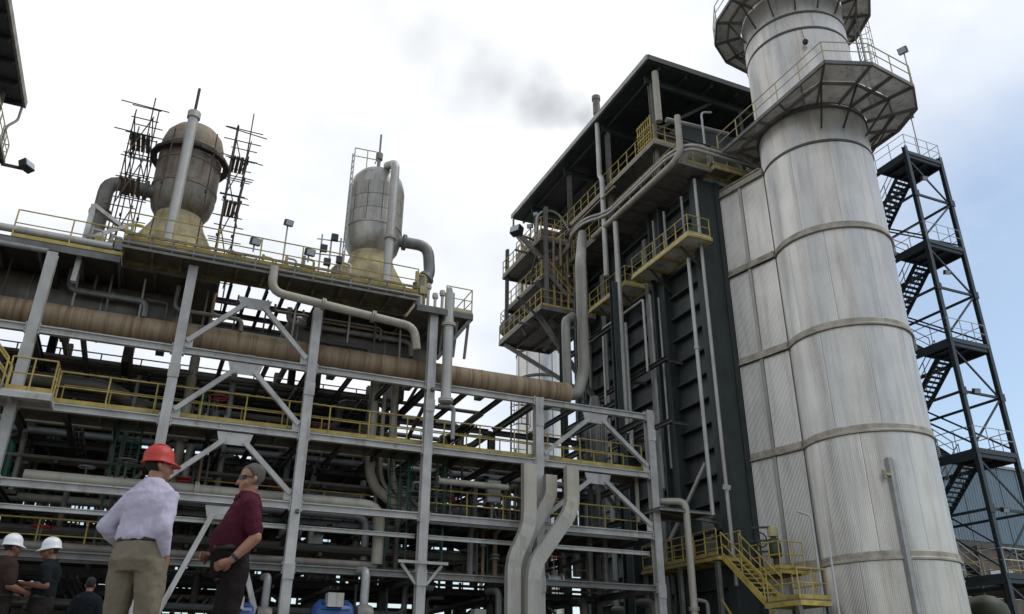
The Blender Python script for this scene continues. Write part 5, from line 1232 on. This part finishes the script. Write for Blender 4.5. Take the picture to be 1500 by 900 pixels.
    for j in range(8):
        ring = []
        for i in range(n):
            a = 2*math.pi*i/n; fr = math.cos(a)      # 1 = front
            zl = .188 if fr > .55 else (.188+(.112-.188)*min(1, (.55-fr)/.5) if fr > .05 else .112+(.035-.112)*min(1, (.05-fr)/.5))
            zl += random.uniform(-.006,.006) if j == 0 else 0; z = zl+(.236-zl)*(j/7)**.8; rx, ry, f = head_r(z); gr = (.006+random.uniform(-.004,.006)) if j else .001
            ring.append(hp((rx+gr)*math.sin(a), f+(ry+gr)*math.cos(a), z+(.007 if j > 5 else 0)))
        rs.append(ring)
    h.rings(rs); mesh(h, 'hair', hair, 0)
    if glasses:
        g2 = MB()
        for k in (-1, 1):
            g2.add([hp(k*x, y, z) for x, y, z in ((.008,.108,.128),(.05,.09,.13),(.07,.062,.126),(.068,.06,.1),(.045,.092,.094),(.014,.106,.1),(.008,.098,.128),(.05,.08,.13),(.06,.058,.126),(.058,.056,.1),(.045,.082,.094),(.014,.096,.1))],
                [(0,1,4,5),(1,2,3,4),(11,10,7,6),(10,9,8,7),(0,6,7,1),(1,7,8,2),(3,9,10,4),(4,10,11,5),(5,11,6,0),(2,8,9,3)])
            g2.add([hp(*v) for v in ((k*.07,.062,.122),(k*.082,-.01,.118),(k*.082,-.01,.108),(k*.07,.062,.112),(k*.074,.062,.122),(k*.086,-.01,.118),(k*.086,-.01,.108),(k*.074,.062,.112))], [(0,1,2,3),(7,6,5,4),(0,4,5,1),(2,6,7,3)])
        g2.add([hp(*v) for v in ((-.01,.108,.122),(.01,.108,.122),(.01,.108,.114),(-.01,.108,.114))], [(0,1,2,3)])
        o = mesh(g2, 'sunglasses', 'glasses', 0); o.data.polygons.foreach_set('use_smooth', [False]*len(o.data.polygons))
    else:
        for k in (-1, 1):
            e = MB(); limb(e, [((k*.03,.082,.112), .011), ((k*.032,.083,.112), .011)], 10); e.v = [hp(*v) for v in e.v]; mesh(e, 'eye', 'helmet_white', 0)
            e = MB(); limb(e, [((k*.03,.090,.112), .006), ((k*.031,.091,.112), .006)], 8); e.v = [hp(*v) for v in e.v]; mesh(e, 'iris', 'leather', 0)
    if helmet:
        e = MB(); rs = []
        prof = [(.128,.108,.126,.05),(.122,.112,.13,.052),(.13,.113,.131,.052),(.142,.1,.118,.006),(.18,.099,.118,0),(.215,.091,.109,0),(.245,.072,.088,0),(.264,.044,.055,0),(.272,.01,.012,0)]
        for z, rx, ry, pk in prof:
            rs.append([hp(rx*math.sin(a), -.008+ry*math.cos(a)+pk*max(0, math.cos(a))**2, z-(.02*max(0,math.cos(a)) if pk > .01 else 0)) for a in np.linspace(0, 2*math.pi, 33)[:-1]])
        e.rings(rs)
        ho = mesh(e, 'helmet', helmet, 0)
        for xo in (-.022, 0, .022):
            e = MB(); e.path([hp(xo, -.008+.1*math.cos(a)*1.12, .165+.112*math.sin(a)) for a in np.linspace(.25, math.pi-.25, 12)], .008, 6)
            mesh(e, 'helmet_ridge', helmet, 0)
    if watch:
        k = -1; a = arms[k]; B, C_ = Vector(a[1]), Vector(a[2]); d = (C_-B).normalized(); c0 = C_-d*.03
        e = MB().tube(c0-d*.012, c0+d*.012, .037, 14); mesh(e, 'wristwatch', 'black', 0)
    return t
person((-.01, 7.05, 0), R_(34), 'man in red hard hat and lilac shirt seen from behind, hand on hip', H=1.785, head_yaw=R_(40), head_pitch=R_(2), stout=1.12,
    torso=[(.84,.16,.13,0,0),(.92,.2,.155,0,-.01),(1.08,.18,.135,0,.0),(1.2,.178,.135,0,.005),(1.34,.185,.13,0,-.005),(1.43,.165,.112,0,-.01),(1.49,.115,.085,0,-.01),(1.545,.06,.06,0,-.008)],
    arms={-1: [(-.165,-.01,1.395),(-.30,-.07,1.18),(-.225,.12,1.05),(.08,.1,-.09)], 1: [(.165,-.01,1.395),(.205,-.09,1.15),(.205,.0,.95),(-.02,.04,-.1)]},
    legs={-1: [(-.105,0,.92),(-.135,.03,.5),(-.15,-.02,.09)], 1: [(.105,0,.92),(.14,.01,.5),(.17,-.05,.09)]},
    shirt='shirt_lilac', trousers='khaki', helmet='helmet_red', hair='hair_dark')
person((.71, 7.3, 0), R_(-92), 'bareheaded grey haired man in sunglasses and maroon short sleeved shirt', H=1.80, head_yaw=R_(-4), head_pitch=R_(-3), head_at=(0,-.045,1.555), stout=.98,
    torso=[(.84,.14,.115,0,.03),(.92,.17,.135,0,.035),(1.08,.17,.138,0,.055),(1.2,.175,.142,0,.045),(1.34,.18,.125,0,.0),(1.43,.16,.108,0,-.03),(1.49,.11,.085,0,-.04),(1.545,.06,.06,0,-.045)],
    arms={-1: [(-.185,-.03,1.405),(-.25,-.1,1.15),(-.235,.06,.965),(.05,.1,-.05)], 1: [(.185,-.03,1.405),(.26,-.06,1.16),(.15,.19,1.02),(-.1,.1,0)]},
    shirt='shirt_maroon', trousers='trouser_dark', sleeve='short', hair='hair_grey', glasses=True, watch=True)
person((-1.55, 12.4, 0), R_(62), 'man in white hard hat and dark brown shirt at the left picture edge', H=1.76, head_yaw=R_(-5), shirt='shirt_brown', trousers='trouser_dark', skin='skin_dark', helmet='helmet_white', vox=.014,  # dark trousers instead of jeans: the shade he stands in is put into the colour
    arms={-1: [(-.185,0,1.41),(-.25,0,1.17),(-.16,.2,1.1)], 1: [(.185,0,1.41),(.25,.0,1.17),(.18,.22,1.12)]}, sleeve='short')
person((-1.07, 12.5, 0), R_(-82), 'man in white hard hat and black shirt facing left with bent forearm', H=1.76, head_yaw=R_(-15), head_pitch=R_(-8), shirt='shirt_black', trousers='trouser_dark', skin='skin_dark', helmet='helmet_white', vox=.014,  # trouser colour also darkened to stand for shade on him
    arms={-1: [(-.185,0,1.41),(-.25,-.06,1.2),(-.14,.2,1.22)], 1: [(.185,0,1.41),(.25,-.02,1.19),(.1,.2,1.18)]}, sleeve='short')
person((-.72, 16.3, 0), R_(10), 'small dark silhouette of a person behind the men in white hats', H=1.70, shirt='shirt_black', trousers='trouser_dark', skin='skin_dark', vox=.018)
